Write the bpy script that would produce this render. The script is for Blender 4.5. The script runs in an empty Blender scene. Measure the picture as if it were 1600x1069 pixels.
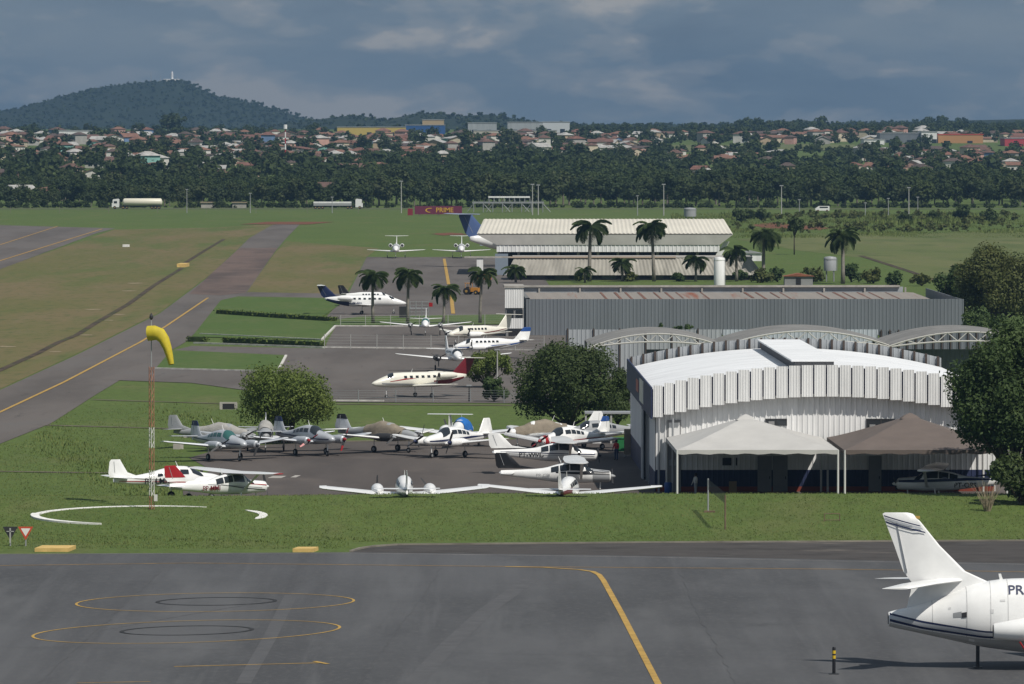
import bpy, bmesh, math, random
import numpy as np
from mathutils import Vector, Matrix
R = math.radians
random.seed(7); rng = np.random.default_rng(7)
sc = bpy.context.scene
COL = sc.collection

# ------------------------------------------------------------------ camera
CAM_H = 29.0; FOC = 10000.0; CX = 800.0; CY = 534.5; HOR = 195.0
PITCH = math.atan((CY - HOR) / FOC)
cam = bpy.data.objects.new('camera', bpy.data.cameras.new('camera')); COL.objects.link(cam)
cam.data.sensor_width = 36; cam.data.lens = 36 * FOC / 1600
cam.data.clip_start = 1; cam.data.clip_end = 60000
cam.location = (0, 0, CAM_H); cam.rotation_euler = (math.pi / 2 - PITCH, 0, 0)
sc.camera = cam

# ------------------------------------------------------------------ sky, sun, exposure
SUN_EL = R(52); SUN_AZ = R(40)            # azimuth measured from straight behind the camera towards its right
to_sun = Vector((math.cos(SUN_EL) * math.sin(SUN_AZ), -math.cos(SUN_EL) * math.cos(SUN_AZ), math.sin(SUN_EL)))
w = bpy.data.worlds.new('World'); sc.world = w; w.use_nodes = True
nt = w.node_tree; nt.nodes.clear()
def N(tree, typ, **kw):
    n = tree.nodes.new(typ)
    for k, v in kw.items(): setattr(n, k, v)
    return n
out = N(nt, 'ShaderNodeOutputWorld'); bg = N(nt, 'ShaderNodeBackground')
sky = N(nt, 'ShaderNodeTexSky'); sky.sky_type = 'NISHITA'; sky.sun_disc = False
sky.sun_elevation = SUN_EL; sky.sun_rotation = math.pi - SUN_AZ
tc = N(nt, 'ShaderNodeTexCoord')
def wnoise(scale, detail, loc, rough=0.55):
    m = N(nt, 'ShaderNodeMapping'); m.inputs['Scale'].default_value = scale; m.inputs['Location'].default_value = loc
    n = N(nt, 'ShaderNodeTexNoise'); n.inputs['Scale'].default_value = 1; n.inputs['Detail'].default_value = detail
    n.inputs['Roughness'].default_value = rough; n.inputs['Distortion'].default_value = 0.25
    nt.links.new(tc.outputs['Generated'], m.inputs[0]); nt.links.new(m.outputs[0], n.inputs['Vector'])
    return n
def wramp(src, stops):
    r = N(nt, 'ShaderNodeValToRGB'); el = r.color_ramp.elements
    while len(el) < len(stops): el.new(0.5)
    for e, (p, c) in zip(el, stops): e.position = p; e.color = (*c, 1)
    r.color_ramp.interpolation = 'EASE'
    nt.links.new(src, r.inputs[0]); return r
def wmix(fac, a, b):
    m = N(nt, 'ShaderNodeMix', data_type='RGBA')
    if isinstance(fac, float): m.inputs[0].default_value = fac
    else: nt.links.new(fac, m.inputs[0])
    nt.links.new(a, m.inputs[6]); nt.links.new(b, m.inputs[7]); return m.outputs[2]
n1 = wnoise((20, 20, 70), 5, (3.1, 0.4, 0.2)); n2 = wnoise((34, 34, 92), 8, (4.2, 5.2, 3.3), 0.52)
n3 = wnoise((60, 60, 260), 6, (8.3, 2.2, 4.1), 0.6)
base = wramp(n1.outputs[0], [(0.3, (0.92, 1.36, 1.95)), (0.48, (1.25, 1.74, 2.33)), (0.68, (1.7, 2.12, 2.58))])
n2b = wnoise((34, 34, 92), 8, (4.32, 5.2, 3.62), 0.52)      # the same cloud a little higher up: the difference is the lit upper rim
rim = N(nt, 'ShaderNodeMath', operation='SUBTRACT'); nt.links.new(n2.outputs[0], rim.inputs[0]); nt.links.new(n2b.outputs[0], rim.inputs[1])
rim2 = N(nt, 'ShaderNodeMath', operation='MULTIPLY_ADD'); rim2.inputs[1].default_value = 1.5; nt.links.new(rim.outputs[0], rim2.inputs[0]); nt.links.new(n2.outputs[0], rim2.inputs[2])
lit = wramp(rim2.outputs[0], [(0.44, (0, 0, 0)), (0.6, (0.3, 0.3, 0.3)), (0.82, (1, 1, 1))])
litc = N(nt, 'ShaderNodeRGB'); litc.outputs[0].default_value = (3.3, 3.25, 3.25, 1)
c1 = wmix(lit.outputs[0], base.outputs[0], litc.outputs[0])
streak = wramp(n3.outputs[0], [(0.55, (0, 0, 0)), (0.8, (0.35, 0.35, 0.35))])
c2 = wmix(streak.outputs[0], c1, litc.outputs[0])
c3 = wmix(0.93, sky.outputs[0], c2)            # thick cloud deck, a little clear sky through it
nt.links.new(c3, bg.inputs[0]); bg.inputs[1].default_value = 0.1
nt.links.new(bg.outputs[0], out.inputs[0])
sl = bpy.data.lights.new('sun', 'SUN'); sl.energy = 3.6; sl.angle = R(0.53); sl.color = (1, 0.95, 0.87)
so = bpy.data.objects.new('sun', sl); COL.objects.link(so)
so.rotation_euler = to_sun.to_track_quat('Z', 'Y').to_euler(); so.location = (0, 0, 300)
vs = sc.view_settings; vs.view_transform = 'Standard'; vs.look = 'None'; vs.exposure = 0.26; vs.gamma = 1; vs.use_curve_mapping = False
sc.cycles.use_denoising = True
sc.cycles.max_bounces = 6; sc.cycles.diffuse_bounces = 3; sc.cycles.glossy_bounces = 3; sc.cycles.volume_bounces = 0
sc.cycles.transparent_max_bounces = 8

# ------------------------------------------------------------------ helpers
def ray(px, py):
    u = (px - CX) / FOC; v = (CY - py) / FOC
    c, s = math.cos(PITCH), math.sin(PITCH)
    return Vector((u, c + s * v, -s + c * v))
def G(px, py, z=0.0):                     # photo pixel -> point on the level z
    d = ray(px, py); t = (z - CAM_H) / d.z
    return Vector((d.x * t, d.y * t, z))
def at(px, py, dist):                     # photo pixel -> point at that distance
    d = ray(px, py); t = dist / d.y
    return Vector((d.x * t, dist, CAM_H + d.z * t))
def zat(py, dist): return at(800, py, dist).z
def sstep(a, b, x):
    t = max(0.0, min(1.0, (x - a) / (b - a))); return t * t * (3 - 2 * t)
def interp(x, pts):
    if x <= pts[0][0]: return pts[0][1]
    for (a, va), (b, vb) in zip(pts, pts[1:]):
        if x <= b: return va + (vb - va) * (x - a) / (b - a)
    return pts[-1][1]
FAR = [(2250, 0), (2500, 0.8), (3000, 7.5), (4000, 16.5), (5000, 21), (6000, 24), (9000, 23), (16000, 10)]
def gz(X, Y):                             # the lie of the land
    z = 0.0
    if Y < 520:
        if Y < 478: b = 1.42 * sstep(447, 481, Y) if Y > 447 else 0
        else: b = 1.42 * (1 - sstep(478.5, 485, Y))
        z += b * sstep(-56, -42, X) * (0.88 + 0.12 * sstep(-20, -6, X))
    if Y > 2200:
        z += interp(Y, FAR)
        z += (1.6 * math.sin(X * 0.011 + Y * 0.0016) + 1.0 * math.sin(X * 0.027 - Y * 0.004)) * sstep(2600, 3400, Y) * (1 - sstep(3700, 4500, Y))
        # right-hand side lies in a shallow valley
        u = X / Y
        z -= 5.0 * sstep(0.0, 0.03, u) * sstep(2500, 3000, Y) * (1 - sstep(3600, 4600, Y))
        z += 2.0 * sstep(0.03, 0.07, u) * sstep(4200, 5600, Y)
    return z
class MB:
    def __init__(s): s.v = []; s.f = []
    def add(s, vs, fs):
        o = len(s.v); s.v += [tuple(v) for v in vs]; s.f += [tuple(i + o for i in f) for f in fs]; return s
    def box(s, x0, x1, y0, y1, z0, z1):
        return s.add([(x0,y0,z0),(x1,y0,z0),(x1,y1,z0),(x0,y1,z0),(x0,y0,z1),(x1,y0,z1),(x1,y1,z1),(x0,y1,z1)],
                     [(0,3,2,1),(4,5,6,7),(0,1,5,4),(1,2,6,5),(2,3,7,6),(3,0,4,7)])
    def loft(s, rings, cap=True, closed=True):
        n = len(rings[0]); o = len(s.v); s.v += [tuple(p) for r in rings for p in r]
        for i in range(len(rings) - 1):
            for j in range(n if closed else n - 1):
                k = (j + 1) % n
                s.f.append((o+i*n+j, o+i*n+k, o+(i+1)*n+k, o+(i+1)*n+j))
        if cap and closed:
            s.f.append(tuple(o + j for j in reversed(range(n)))); s.f.append(tuple(o + (len(rings)-1)*n + j for j in range(n)))
        return s
    def tube(s, a, b, r0, r1=None, n=8):
        a = Vector(a); b = Vector(b); r1 = r0 if r1 is None else r1
        d = (b - a).normalized(); u = d.orthogonal().normalized(); w_ = d.cross(u)
        return s.loft([[p + (u*math.cos(t) + w_*math.sin(t))*r for t in [2*math.pi*i/n for i in range(n)]] for p, r in ((a, r0), (b, r1))])
    def path(s, pts, radii, n=8):
        pts = [Vector(p) for p in pts]; rings = []
        u = None
        for i, p in enumerate(pts):
            d = (pts[min(i+1, len(pts)-1)] - pts[max(i-1, 0)]).normalized()
            u = d.orthogonal().normalized() if u is None else (u - d * u.dot(d)).normalized()
            w_ = d.cross(u)
            rings.append([p + (u*math.cos(t) + w_*math.sin(t))*radii[i] for t in [2*math.pi*j/n for j in range(n)]])
        return s.loft(rings)
    def prism(s, poly, a, b, axis='z'):
        n = len(poly)
        def pt(p, h): return (p[0], p[1], h) if axis == 'z' else ((p[0], h, p[1]) if axis == 'y' else (h, p[0], p[1]))
        return s.add([pt(p, a) for p in poly] + [pt(p, b) for p in poly],
                     [tuple(reversed(range(n))), tuple(range(n, 2*n))] + [(i, (i+1) % n, n + (i+1) % n, n + i) for i in range(n)])
    def lathe(s, prof, n=16, c=(0,0,0)):
        return s.loft([[(c[0]+r*math.cos(2*math.pi*j/n), c[1]+r*math.sin(2*math.pi*j/n), c[2]+z) for j in range(n)] for r, z in prof])
    def build(s, name, mat=None, parent=None, smooth=False, loc=None, rot=None, fix=True):
        me = bpy.data.meshes.new(name); me.from_pydata(s.v, [], s.f)
        if fix:
            bm = bmesh.new(); bm.from_mesh(me); bmesh.ops.recalc_face_normals(bm, faces=bm.faces); bm.to_mesh(me); bm.free()
        if smooth: me.shade_smooth() if smooth is True else None
        if smooth == 'auto':
            me.shade_smooth()
            try: me.set_sharp_from_angle(angle=R(40))
            except Exception: pass
        if mat: me.materials.append(mat)
        return link(name, me, parent, loc, rot)
def link(name, me, parent=None, loc=None, rot=None):
    o = bpy.data.objects.new(name, me); COL.objects.link(o)
    if parent: o.parent = parent
    if loc is not None: o.location = loc
    if rot is not None: o.rotation_euler = rot
    return o
def tag(o, label=None, cat=None, group=None, kind=None):
    if label: o['label'] = label
    if cat: o['category'] = cat
    if group: o['group'] = group
    if kind: o['kind'] = kind
    return o
def thing(name, label, cat, loc=(0,0,0), rz=0.0, group=None):
    o = bpy.data.objects.new(name, None); COL.objects.link(o); o.empty_display_size = 0.5
    o.location = loc; o.rotation_euler = (0, 0, rz)
    return tag(o, label, cat, group)
def npmesh(name, verts, faces, mat, smooth=False):
    verts = np.asarray(verts, np.float32); faces = np.asarray(faces, np.int32)
    k = faces.shape[1]; me = bpy.data.meshes.new(name)
    me.vertices.add(len(verts)); me.vertices.foreach_set('co', verts.ravel())
    me.loops.add(faces.size); me.loops.foreach_set('vertex_index', faces.ravel())
    me.polygons.add(len(faces)); me.polygons.foreach_set('loop_start', np.arange(0, faces.size, k, dtype=np.int32))
    me.update(calc_edges=True); me.materials.append(mat)
    if smooth: me.shade_smooth()
    return me

# ------------------------------------------------------------------ materials
MATS = {}
def mat(name, col, rough=0.6, metal=0.0, var=0.0, scale=1.0, col2=None, stretch=None, bump=0.0, bscale=None, spec=0.4, rand=0.0, detail=5, lo=0.35, hi=0.68, coat=0, emis=None):
    if name in MATS: return MATS[name]
    m = bpy.data.materials.new(name); m.use_nodes = True; t = m.node_tree
    b = t.nodes['Principled BSDF']; b.inputs['Roughness'].default_value = rough; b.inputs['Metallic'].default_value = metal
    b.inputs['Specular IOR Level'].default_value = spec
    if coat: b.inputs['Coat Weight'].default_value = coat; b.inputs['Coat Roughness'].default_value = 0.15
    b.inputs['Base Color'].default_value = (*col, 1)
    src = None
    if var or col2 or bump:
        tcn = N(t, 'ShaderNodeTexCoord'); mp = N(t, 'ShaderNodeMapping')
        geo = N(t, 'ShaderNodeNewGeometry')
        t.links.new(geo.outputs['Position'], mp.inputs[0])
        if stretch: mp.inputs['Scale'].default_value = stretch
        nz = N(t, 'ShaderNodeTexNoise'); nz.inputs['Scale'].default_value = scale; nz.inputs['Detail'].default_value = detail; nz.inputs['Roughness'].default_value = 0.6
        t.links.new(mp.outputs[0], nz.inputs['Vector'])
        if var or col2:
            rp = N(t, 'ShaderNodeValToRGB'); e = rp.color_ramp.elements
            c2 = col2 or tuple(max(0, c * (1 - var)) for c in col)
            ca = col if col2 else tuple(c * (1 + var) for c in col)
            e[0].position = lo; e[0].color = (*c2, 1); e[1].position = hi; e[1].color = (*ca, 1)
            t.links.new(nz.outputs[0], rp.inputs[0]); src = rp.outputs[0]
        if bump:
            nb = N(t, 'ShaderNodeTexNoise'); nb.inputs['Scale'].default_value = bscale or scale * 4; nb.inputs['Detail'].default_value = 4
            t.links.new(mp.outputs[0], nb.inputs['Vector'])
            bp = N(t, 'ShaderNodeBump'); bp.inputs['Strength'].default_value = bump; bp.inputs['Distance'].default_value = 0.1
            t.links.new(nb.outputs[0], bp.inputs['Height']); t.links.new(bp.outputs[0], b.inputs['Normal'])
    if rand:
        oi = N(t, 'ShaderNodeObjectInfo'); hs = N(t, 'ShaderNodeHueSaturation')
        mr = N(t, 'ShaderNodeMapRange'); mr.inputs['To Min'].default_value = 1 - rand; mr.inputs['To Max'].default_value = 1 + rand
        t.links.new(oi.outputs['Random'], mr.inputs[0]); t.links.new(mr.outputs[0], hs.inputs['Value'])
        if src: t.links.new(src, hs.inputs['Color'])
        else: hs.inputs['Color'].default_value = (*col, 1)
        src = hs.outputs[0]
    if src: t.links.new(src, b.inputs['Base Color'])
    MATS[name] = m; return m
def layered(name, base, layers, rough=0.9, bump=0.0, bscale=3, spec=0.25, translucent=0.0):
    """base colour, then (colour, noise scale, stretch, low, high) patches over it."""
    m = bpy.data.materials.new(name); m.use_nodes = True; t = m.node_tree; b = t.nodes['Principled BSDF']
    b.inputs['Roughness'].default_value = rough; b.inputs['Specular IOR Level'].default_value = spec
    geo = N(t, 'ShaderNodeNewGeometry'); rgb = N(t, 'ShaderNodeRGB'); rgb.outputs[0].default_value = (*base, 1); cur = rgb.outputs[0]
    for i, (c, scl, st, lo, hi) in enumerate(layers):
        mp = N(t, 'ShaderNodeMapping'); mp.inputs['Scale'].default_value = st; mp.inputs['Location'].default_value = (i*17.3, i*5.1, 0)
        nz = N(t, 'ShaderNodeTexNoise'); nz.inputs['Scale'].default_value = scl; nz.inputs['Detail'].default_value = 6; nz.inputs['Roughness'].default_value = 0.62
        mr = N(t, 'ShaderNodeMapRange'); mr.inputs['From Min'].default_value = lo; mr.inputs['From Max'].default_value = hi
        mx = N(t, 'ShaderNodeMix', data_type='RGBA'); mx.inputs[7].default_value = (*c, 1)
        t.links.new(geo.outputs['Position'], mp.inputs[0]); t.links.new(mp.outputs[0], nz.inputs['Vector']); t.links.new(nz.outputs[0], mr.inputs[0])
        t.links.new(mr.outputs[0], mx.inputs[0]); t.links.new(cur, mx.inputs[6]); cur = mx.outputs[2]
    t.links.new(cur, b.inputs['Base Color'])
    if translucent:
        tr = N(t, 'ShaderNodeBsdfTranslucent'); mxs = N(t, 'ShaderNodeMixShader'); mxs.inputs[0].default_value = translucent; t.links.new(cur, tr.inputs[0])
        t.links.new(b.outputs[0], mxs.inputs[1]); t.links.new(tr.outputs[0], mxs.inputs[2]); t.links.new(mxs.outputs[0], t.nodes['Material Output'].inputs[0])
    if bump:
        nb = N(t, 'ShaderNodeTexNoise'); nb.inputs['Scale'].default_value = bscale; nb.inputs['Detail'].default_value = 5
        t.links.new(geo.outputs['Position'], nb.inputs['Vector'])
        bp = N(t, 'ShaderNodeBump'); bp.inputs['Strength'].default_value = bump; bp.inputs['Distance'].default_value = 0.15
        t.links.new(nb.outputs[0], bp.inputs['Height']); t.links.new(bp.outputs[0], b.inputs['Normal'])
    MATS[name] = m; return m
WHITE = mat('white aircraft paint', (0.8, 0.8, 0.79), 0.3, var=0.04, scale=1.5, spec=0.5, coat=0.3)
SILVER = mat('silver paint', (0.48, 0.5, 0.53), 0.35, 0.25, var=0.05, scale=1.5)
CREAM = mat('cream aircraft paint', (0.72, 0.7, 0.62), 0.35, var=0.04)
NAVY = mat('navy paint', (0.012, 0.02, 0.07), 0.4)
BLACKP = mat('black paint', (0.012, 0.012, 0.014), 0.35)
REDP = mat('red paint', (0.32, 0.015, 0.02), 0.4)
MAROON = mat('maroon paint', (0.14, 0.012, 0.02), 0.4)
BLUEP = mat('blue paint', (0.02, 0.07, 0.25), 0.4)
GREYP = mat('grey paint', (0.3, 0.31, 0.32), 0.45)
GLASS = mat('aircraft glass', (0.02, 0.025, 0.03), 0.08, spec=0.7)
GREENGLASS = mat('green cabin glass', (0.03, 0.11, 0.1), 0.1, spec=0.7)
RUBBER = mat('rubber', (0.015, 0.015, 0.016), 0.85)
STEEL = mat('grey steel', (0.32, 0.33, 0.34), 0.5, 0.4)
DARK = mat('dark steel', (0.03, 0.03, 0.032), 0.6)
CANVAS = mat('canvas cover', (0.23, 0.195, 0.15), 0.9, var=0.15, scale=2, bump=0.3)
GREYCOVER = mat('silver cover', (0.34, 0.33, 0.31), 0.8, var=0.15, scale=2, bump=0.3)
TARP = mat('blue tarpaulin', (0.015, 0.13, 0.42), 0.6, var=0.15, scale=3, bump=0.3)
CONC = mat('concrete', (0.36, 0.34, 0.31), 0.9, var=0.18, scale=0.8)
KERBW = mat('painted kerb', (0.55, 0.53, 0.49), 0.85, var=0.25, scale=1.2)
WPAINT = mat('white ground paint', (0.72, 0.71, 0.68), 0.8, var=0.12, scale=1.5)
YPAINT = mat('yellow line paint', (0.4, 0.25, 0.06), 0.75, var=0.2, scale=0.8)
YFADE = mat('worn yellow paint', (0.33, 0.2, 0.06), 0.8, var=0.35, scale=0.7)
SLABY = mat('yellow slab paint', (0.58, 0.4, 0.14), 0.8, var=0.12, scale=2)
WOOD = mat('weathered timber', (0.16, 0.11, 0.075), 0.9, var=0.25, scale=2)
REDC = mat('red cloth', (0.3, 0.02, 0.02), 0.9); DENIM = mat('denim', (0.03, 0.05, 0.1), 0.9); SKIN = mat('skin', (0.3, 0.16, 0.1), 0.7)
SHIRT = mat('pale shirt', (0.5, 0.5, 0.47), 0.9); HAIR = mat('dark hair', (0.015, 0.01, 0.008), 0.8)
# ------------------------------------------------------------------ ground
GRASS = layered('grass ground', (0.084, 0.124, 0.026), [
    ((0.07, 0.112, 0.021), 0.05, (1, 0.35, 1), 0.4, 0.65), ((0.125, 0.125, 0.048), 0.09, (1, 0.3, 1), 0.55, 0.75),
    ((0.062, 0.088, 0.02), 0.9, (1, 0.3, 1), 0.45, 0.75), ((0.115, 0.14, 0.042), 2.2, (1, 0.4, 1), 0.5, 0.8)], bump=0.6, bscale=2.5)
INFIELD = layered('mown infield grass', (0.118, 0.112, 0.038), [
    ((0.15, 0.118, 0.055), 0.03, (1.6, 0.25, 1), 0.42, 0.6), ((0.088, 0.11, 0.028), 0.02, (2.2, 0.2, 1), 0.5, 0.62),
    ((0.165, 0.13, 0.07), 0.12, (1, 0.2, 1), 0.56, 0.78), ((0.06, 0.08, 0.02), 0.6, (1, 0.2, 1), 0.5, 0.8)], bump=0.4)
LAWN = layered('tended lawn', (0.068, 0.112, 0.024), [((0.09, 0.12, 0.034), 0.15, (1, 0.3, 1), 0.45, 0.7), ((0.055, 0.095, 0.018), 0.8, (1, 0.3, 1), 0.45, 0.75)], bump=0.4)
ASPH = layered('apron asphalt', (0.092, 0.093, 0.097), [
    ((0.062, 0.063, 0.066), 0.045, (1, 0.45, 1), 0.42, 0.62), ((0.103, 0.104, 0.107), 0.11, (1.6, 0.3, 1), 0.5, 0.72),
    ((0.058, 0.058, 0.061), 0.16, (1, 0.04, 1), 0.46, 0.68), ((0.105, 0.106, 0.11), 0.5, (1, 0.03, 1), 0.56, 0.8), ((0.05, 0.05, 0.052), 0.2, (0.5, 0.25, 1), 0.64, 0.8), ((0.102, 0.101, 0.1), 2.5, (1, 0.4, 1), 0.5, 0.85)], rough=0.85, bump=0.15, bscale=6)
ASPH2 = layered('taxiway asphalt', (0.125, 0.11, 0.1), [
    ((0.095, 0.083, 0.075), 0.06, (1.4, 0.2, 1), 0.42, 0.62), ((0.12, 0.112, 0.105), 0.15, (1, 0.3, 1), 0.52, 0.75), ((0.06, 0.055, 0.052), 0.4, (1.6, 0.15, 1), 0.6, 0.8)], rough=0.9)
ASPH3 = layered('old red-brown asphalt', (0.098, 0.084, 0.076), [
    ((0.07, 0.06, 0.055), 0.05, (1.5, 0.2, 1), 0.42, 0.6), ((0.125, 0.105, 0.092), 0.1, (1, 0.5, 1), 0.52, 0.72)], rough=0.95)
OLDSH = layered('patched shoulder asphalt', (0.062, 0.056, 0.053), [
    ((0.16, 0.14, 0.12), 0.12, (0.6, 1.2, 1), 0.62, 0.7), ((0.035, 0.032, 0.03), 0.3, (0.7, 1, 1), 0.48, 0.7), ((0.085, 0.08, 0.075), 0.8, (0.5, 1, 1), 0.52, 0.75)], rough=0.95)
SOIL = layered('red soil', (0.17, 0.065, 0.035), [((0.1, 0.05, 0.03), 0.4, (1, 1, 1), 0.4, 0.7)], bump=0.5)
DIRT = layered('ditch earth', (0.085, 0.062, 0.042), [((0.035, 0.028, 0.02), 0.5, (1, 0.3, 1), 0.4, 0.65), ((0.055, 0.07, 0.02), 0.2, (1, 0.3, 1), 0.5, 0.7)], bump=0.5)
TRAIL = layered('worn path', (0.15, 0.125, 0.095), [((0.08, 0.09, 0.035), 0.3, (1, 0.5, 1), 0.45, 0.7)])

rows = [180, 250, 330, 400, 430] + [436 + 2 * i for i in range(25)] + [484.0 + 2*i for i in range(3)] + [495, 510, 530, 560, 600, 650, 700, 760, 830, 900, 1000, 1100, 1250, 1400, 1600, 1800, 2000, 2150, 2250]
y_ = 2250
while y_ < 16000: y_ *= 1.035; rows.append(y_)
cols = np.linspace(-1, 1, 61)
gv = []; 
for Y in rows:
    hw = 40 + 0.16 * Y
    for c in cols: X = c * hw; gv.append((X, Y, gz(X, Y)))
nC = len(cols)
gf = [(i*nC+j, i*nC+j+1, (i+1)*nC+j+1, (i+1)*nC+j) for i in range(len(rows)-1) for j in range(nC-1)]
tag(link('ground', npmesh('ground', gv, gf, GRASS, True)), 'rolling green grass ground of the airfield', kind='structure')

def sheet(name, pts, m, lift, label=None, follow=False, pixel=True):
    P = [G(*p) if pixel else Vector(p) for p in pts]
    b = MB(); b.v = [(p.x, p.y, lift) for p in P]; b.f = [tuple(range(len(P)))]
    me = bpy.data.meshes.new(name); me.from_pydata(b.v, [], b.f)
    bm = bmesh.new(); bm.from_mesh(me); bmesh.ops.triangulate(bm, faces=bm.faces)
    for f in bm.faces:
        f.normal_update()
        if f.normal.z < 0: f.normal_flip()
    bm.to_mesh(me); bm.free(); me.materials.append(m)
    o = link(name, me); return tag(o, label, kind='structure')
def ribbon_pts(P, width):
    L = []; 
    for i, p in enumerate(P):
        d = (P[min(i+1, len(P)-1)] - P[max(i-1, 0)]); d.z = 0; d.normalize(); n = Vector((-d.y, d.x, 0)) * width / 2
        L.append((p + n, p - n))
    return L
def resample(P, step):
    out_ = [P[0]]
    for a, b in zip(P, P[1:]):
        n = max(1, int((b - a).length / step))
        out_ += [a.lerp(b, (i + 1) / n) for i in range(n)]
    return out_
def ribbon(name, pts, width, m, lift, label=None, height=0.0, pixel=True, follow=False, kind='structure', step=4.0):
    P = resample([G(*p) if pixel else Vector(p) for p in pts], step)
    L = ribbon_pts(P, width); b = MB()
    zz = (lambda p: gz(p.x, p.y) + lift) if follow else (lambda p: lift)
    if height:
        b.loft([[(l.x, l.y, zz(l) - 0.05), (l.x, l.y, zz(l) + height), (r.x, r.y, zz(r) + height), (r.x, r.y, zz(r) - 0.05)] for l, r in L])
    else:
        b.loft([[(l.x, l.y, zz(l)), (r.x, r.y, zz(r))] for l, r in L], closed=False)
    o = b.build(name, m)
    return tag(o, label, kind=kind)

sheet('infield', [(-60, 447), (0, 420), (178, 359), (330, 356), (432, 350), (385, 376), (330, 428), (250, 488), (120, 553), (0, 608), (-80, 640)], INFIELD, 0.02, 'brownish mown infield beside the taxiway')
sheet('infield', [(385, 457), (430, 395), (447, 377), (592, 388), (572, 402), (552, 440), (540, 460)], INFIELD, 0.02, 'mown grass between taxiway and far apron')
sheet('runway', [(-90, 351), (0, 352), (180, 357), (150, 365), (0, 421), (-90, 455)], ASPH2, 0.03, 'grey runway end behind the infield')
sheet('taxiway', [(-80, 647), (0, 610), (120, 555), (250, 490), (330, 430), (390, 372), (425, 352), (462, 347), (470, 349), (445, 375), (430, 393), (385, 458), (330, 496), (290, 535), (225, 572), (150, 617), (80, 662), (0, 694), (-80, 730)], ASPH2, 0.04, 'grey taxiway running away along the apron')
sheet('taxiway_old_surface', [(316, 441), (374, 388), (434, 388), (383, 458), (345, 462), (296, 460)], layered('red-brown old surface', (.135, .096, .08), [((.085, .064, .056), .05, (1.5, .2, 1), .42, .6), ((.16, .12, .1), .2, (.5, .6, 1), .52, .72)]), 0.06, 'red-brown worn stretch of the taxiway')
ribbon('soil_patch', [(428, 351), (470, 347)], 20, SOIL, 0.07, 'bare red soil at the taxiway end')
sheet('apron_road', [(372, 464), (388, 457), (560, 460), (545, 467)], ASPH2, 0.05, 'narrow access road to the far apron')
sheet('far_apron', [(573, 402), (775, 402), (830, 402), (905, 520), (800, 512), (500, 506), (545, 458)], ASPH2, 0.045, 'far apron in front of the white-roofed hangar')
sheet('mid_apron', [(212, 578), (262, 550), (300, 541), (506, 545), (525, 510), (830, 510), (990, 548), (1010, 632), (520, 629), (300, 599), (160, 594)], ASPH2, 0.05, 'middle apron where the business aircraft stand')
sheet('lawn', [(268, 548), (446, 556), (432, 582), (243, 577)], LAWN, 0.09, 'grass island beside the taxiway')
sheet('lawn', [(300, 527), (345, 470), (372, 464), (545, 467), (505, 495), (523, 510), (503, 532)], LAWN, 0.09, 'lawn between the hedges')
sheet('palm_strip', [(500, 504), (560, 496), (800, 492), (812, 508), (525, 509)], LAWN, 0.11, 'grass strip under the row of palms')
sheet('hangar_apron', [(296, 716), (345, 701), (420, 695), (560, 690), (980, 684), (1010, 690), (1100, 700), (1800, 706), (1800, 792), (1030, 792), (288, 792), (285, 760), (330, 735)], ASPH3, 0.03, 'brownish apron in front of the arched hangar')
sheet('near_apron', [(-300, 866), (0, 866), (545, 863.5), (1000, 869), (1600, 881), (1900, 884), (1900, 1500), (-300, 1500)], ASPH, 0.02, 'dark asphalt apron with painted rings')
sheet('apron_shoulder', [(546, 863.4), (575, 856), (620, 852.5), (1000, 849), (1600, 846), (1900, 845), (1900, 883.9), (1600, 880.9), (1000, 868.9)], OLDSH, 0.016, 'patched brown shoulder along the grass')
ribbon('ditch', [(-60, 606), (60, 552), (90, 536), (120, 524), (150, 505), (200, 476), (240, 447), (285, 419)], .95, DIRT, 0.06, 'earth ditch crossing the infield')
sheet('field', [(1150, 374), (1300, 366), (1640, 362), (1700, 470), (1490, 449), (1350, 403), (1250, 392)], layered('rank field grass', (0.105, 0.125, 0.04), [((0.135, 0.14, 0.055), 0.04, (1, .2, 1), .45, .65), ((0.075, 0.1, 0.028), 0.09, (1, .25, 1), .48, .68), ((0.12, 0.115, 0.06), .3, (1, .2, 1), .55, .75)], bump=.5), 0.02, 'pale rough field right of the buildings')
ribbon('ditch', [(1345, 400), (1420, 424), (1495, 450)], 1.3, DIRT, 0.06, 'dark ditch slanting across the rough field')
ribbon('ditch', [(288, 412), (318, 393), (350, 374)], .95, DIRT, 0.06, 'earth ditch crossing the infield beyond the yellow slab')
for p, w_, t_ in ((([(70, 665), (370, 673), (520, 676)]), 1.2, 'worn path across the grass strip'), ([(345, 694), (560, 690), (800, 687)], 2.0, 'worn path behind the parked twins'),
                  ([(525, 632), (800, 634)], 1.6, 'worn path below the fence'), ([(145, 625), (370, 632)], 1.0, 'worn path above the round tree'), ([(-20, 737), (190, 740)], 1.2, 'worn path near the windsock')):
    ribbon('path', p, w_, TRAIL, 0.05, t_)
def line(pts, width, m=YPAINT, lift=0.07, name='painted_line', label='yellow painted guide line'):
    return ribbon(name, pts, width, m, lift, label, step=3)
line([(-60, 672), (0, 645), (100, 598), (220, 535), (260, 510), (325, 466)], 0.36, lift=0.08, label='yellow centre line of the taxiway')
line([(-40, 420), (0, 408), (160, 358)], 0.6, YFADE, 0.08, label='yellow edge line of the runway')
line([(0, 383), (90, 354)], 0.5, YFADE, 0.08, label='thin yellow line on the runway')
line([(694, 405), (701, 445)], 0.6, lift=0.09, label='yellow lead line on the far apron')
line([(705, 462), (708, 491)], 0.6, lift=0.09, label='yellow lead line behind the palms')
line([(-200, 890), (0, 884.5), (300, 880.5), (845, 886.5), (1300, 890), (1800, 897)], 0.24, YFADE, 0.035, label='thin yellow line along the apron edge')
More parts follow.
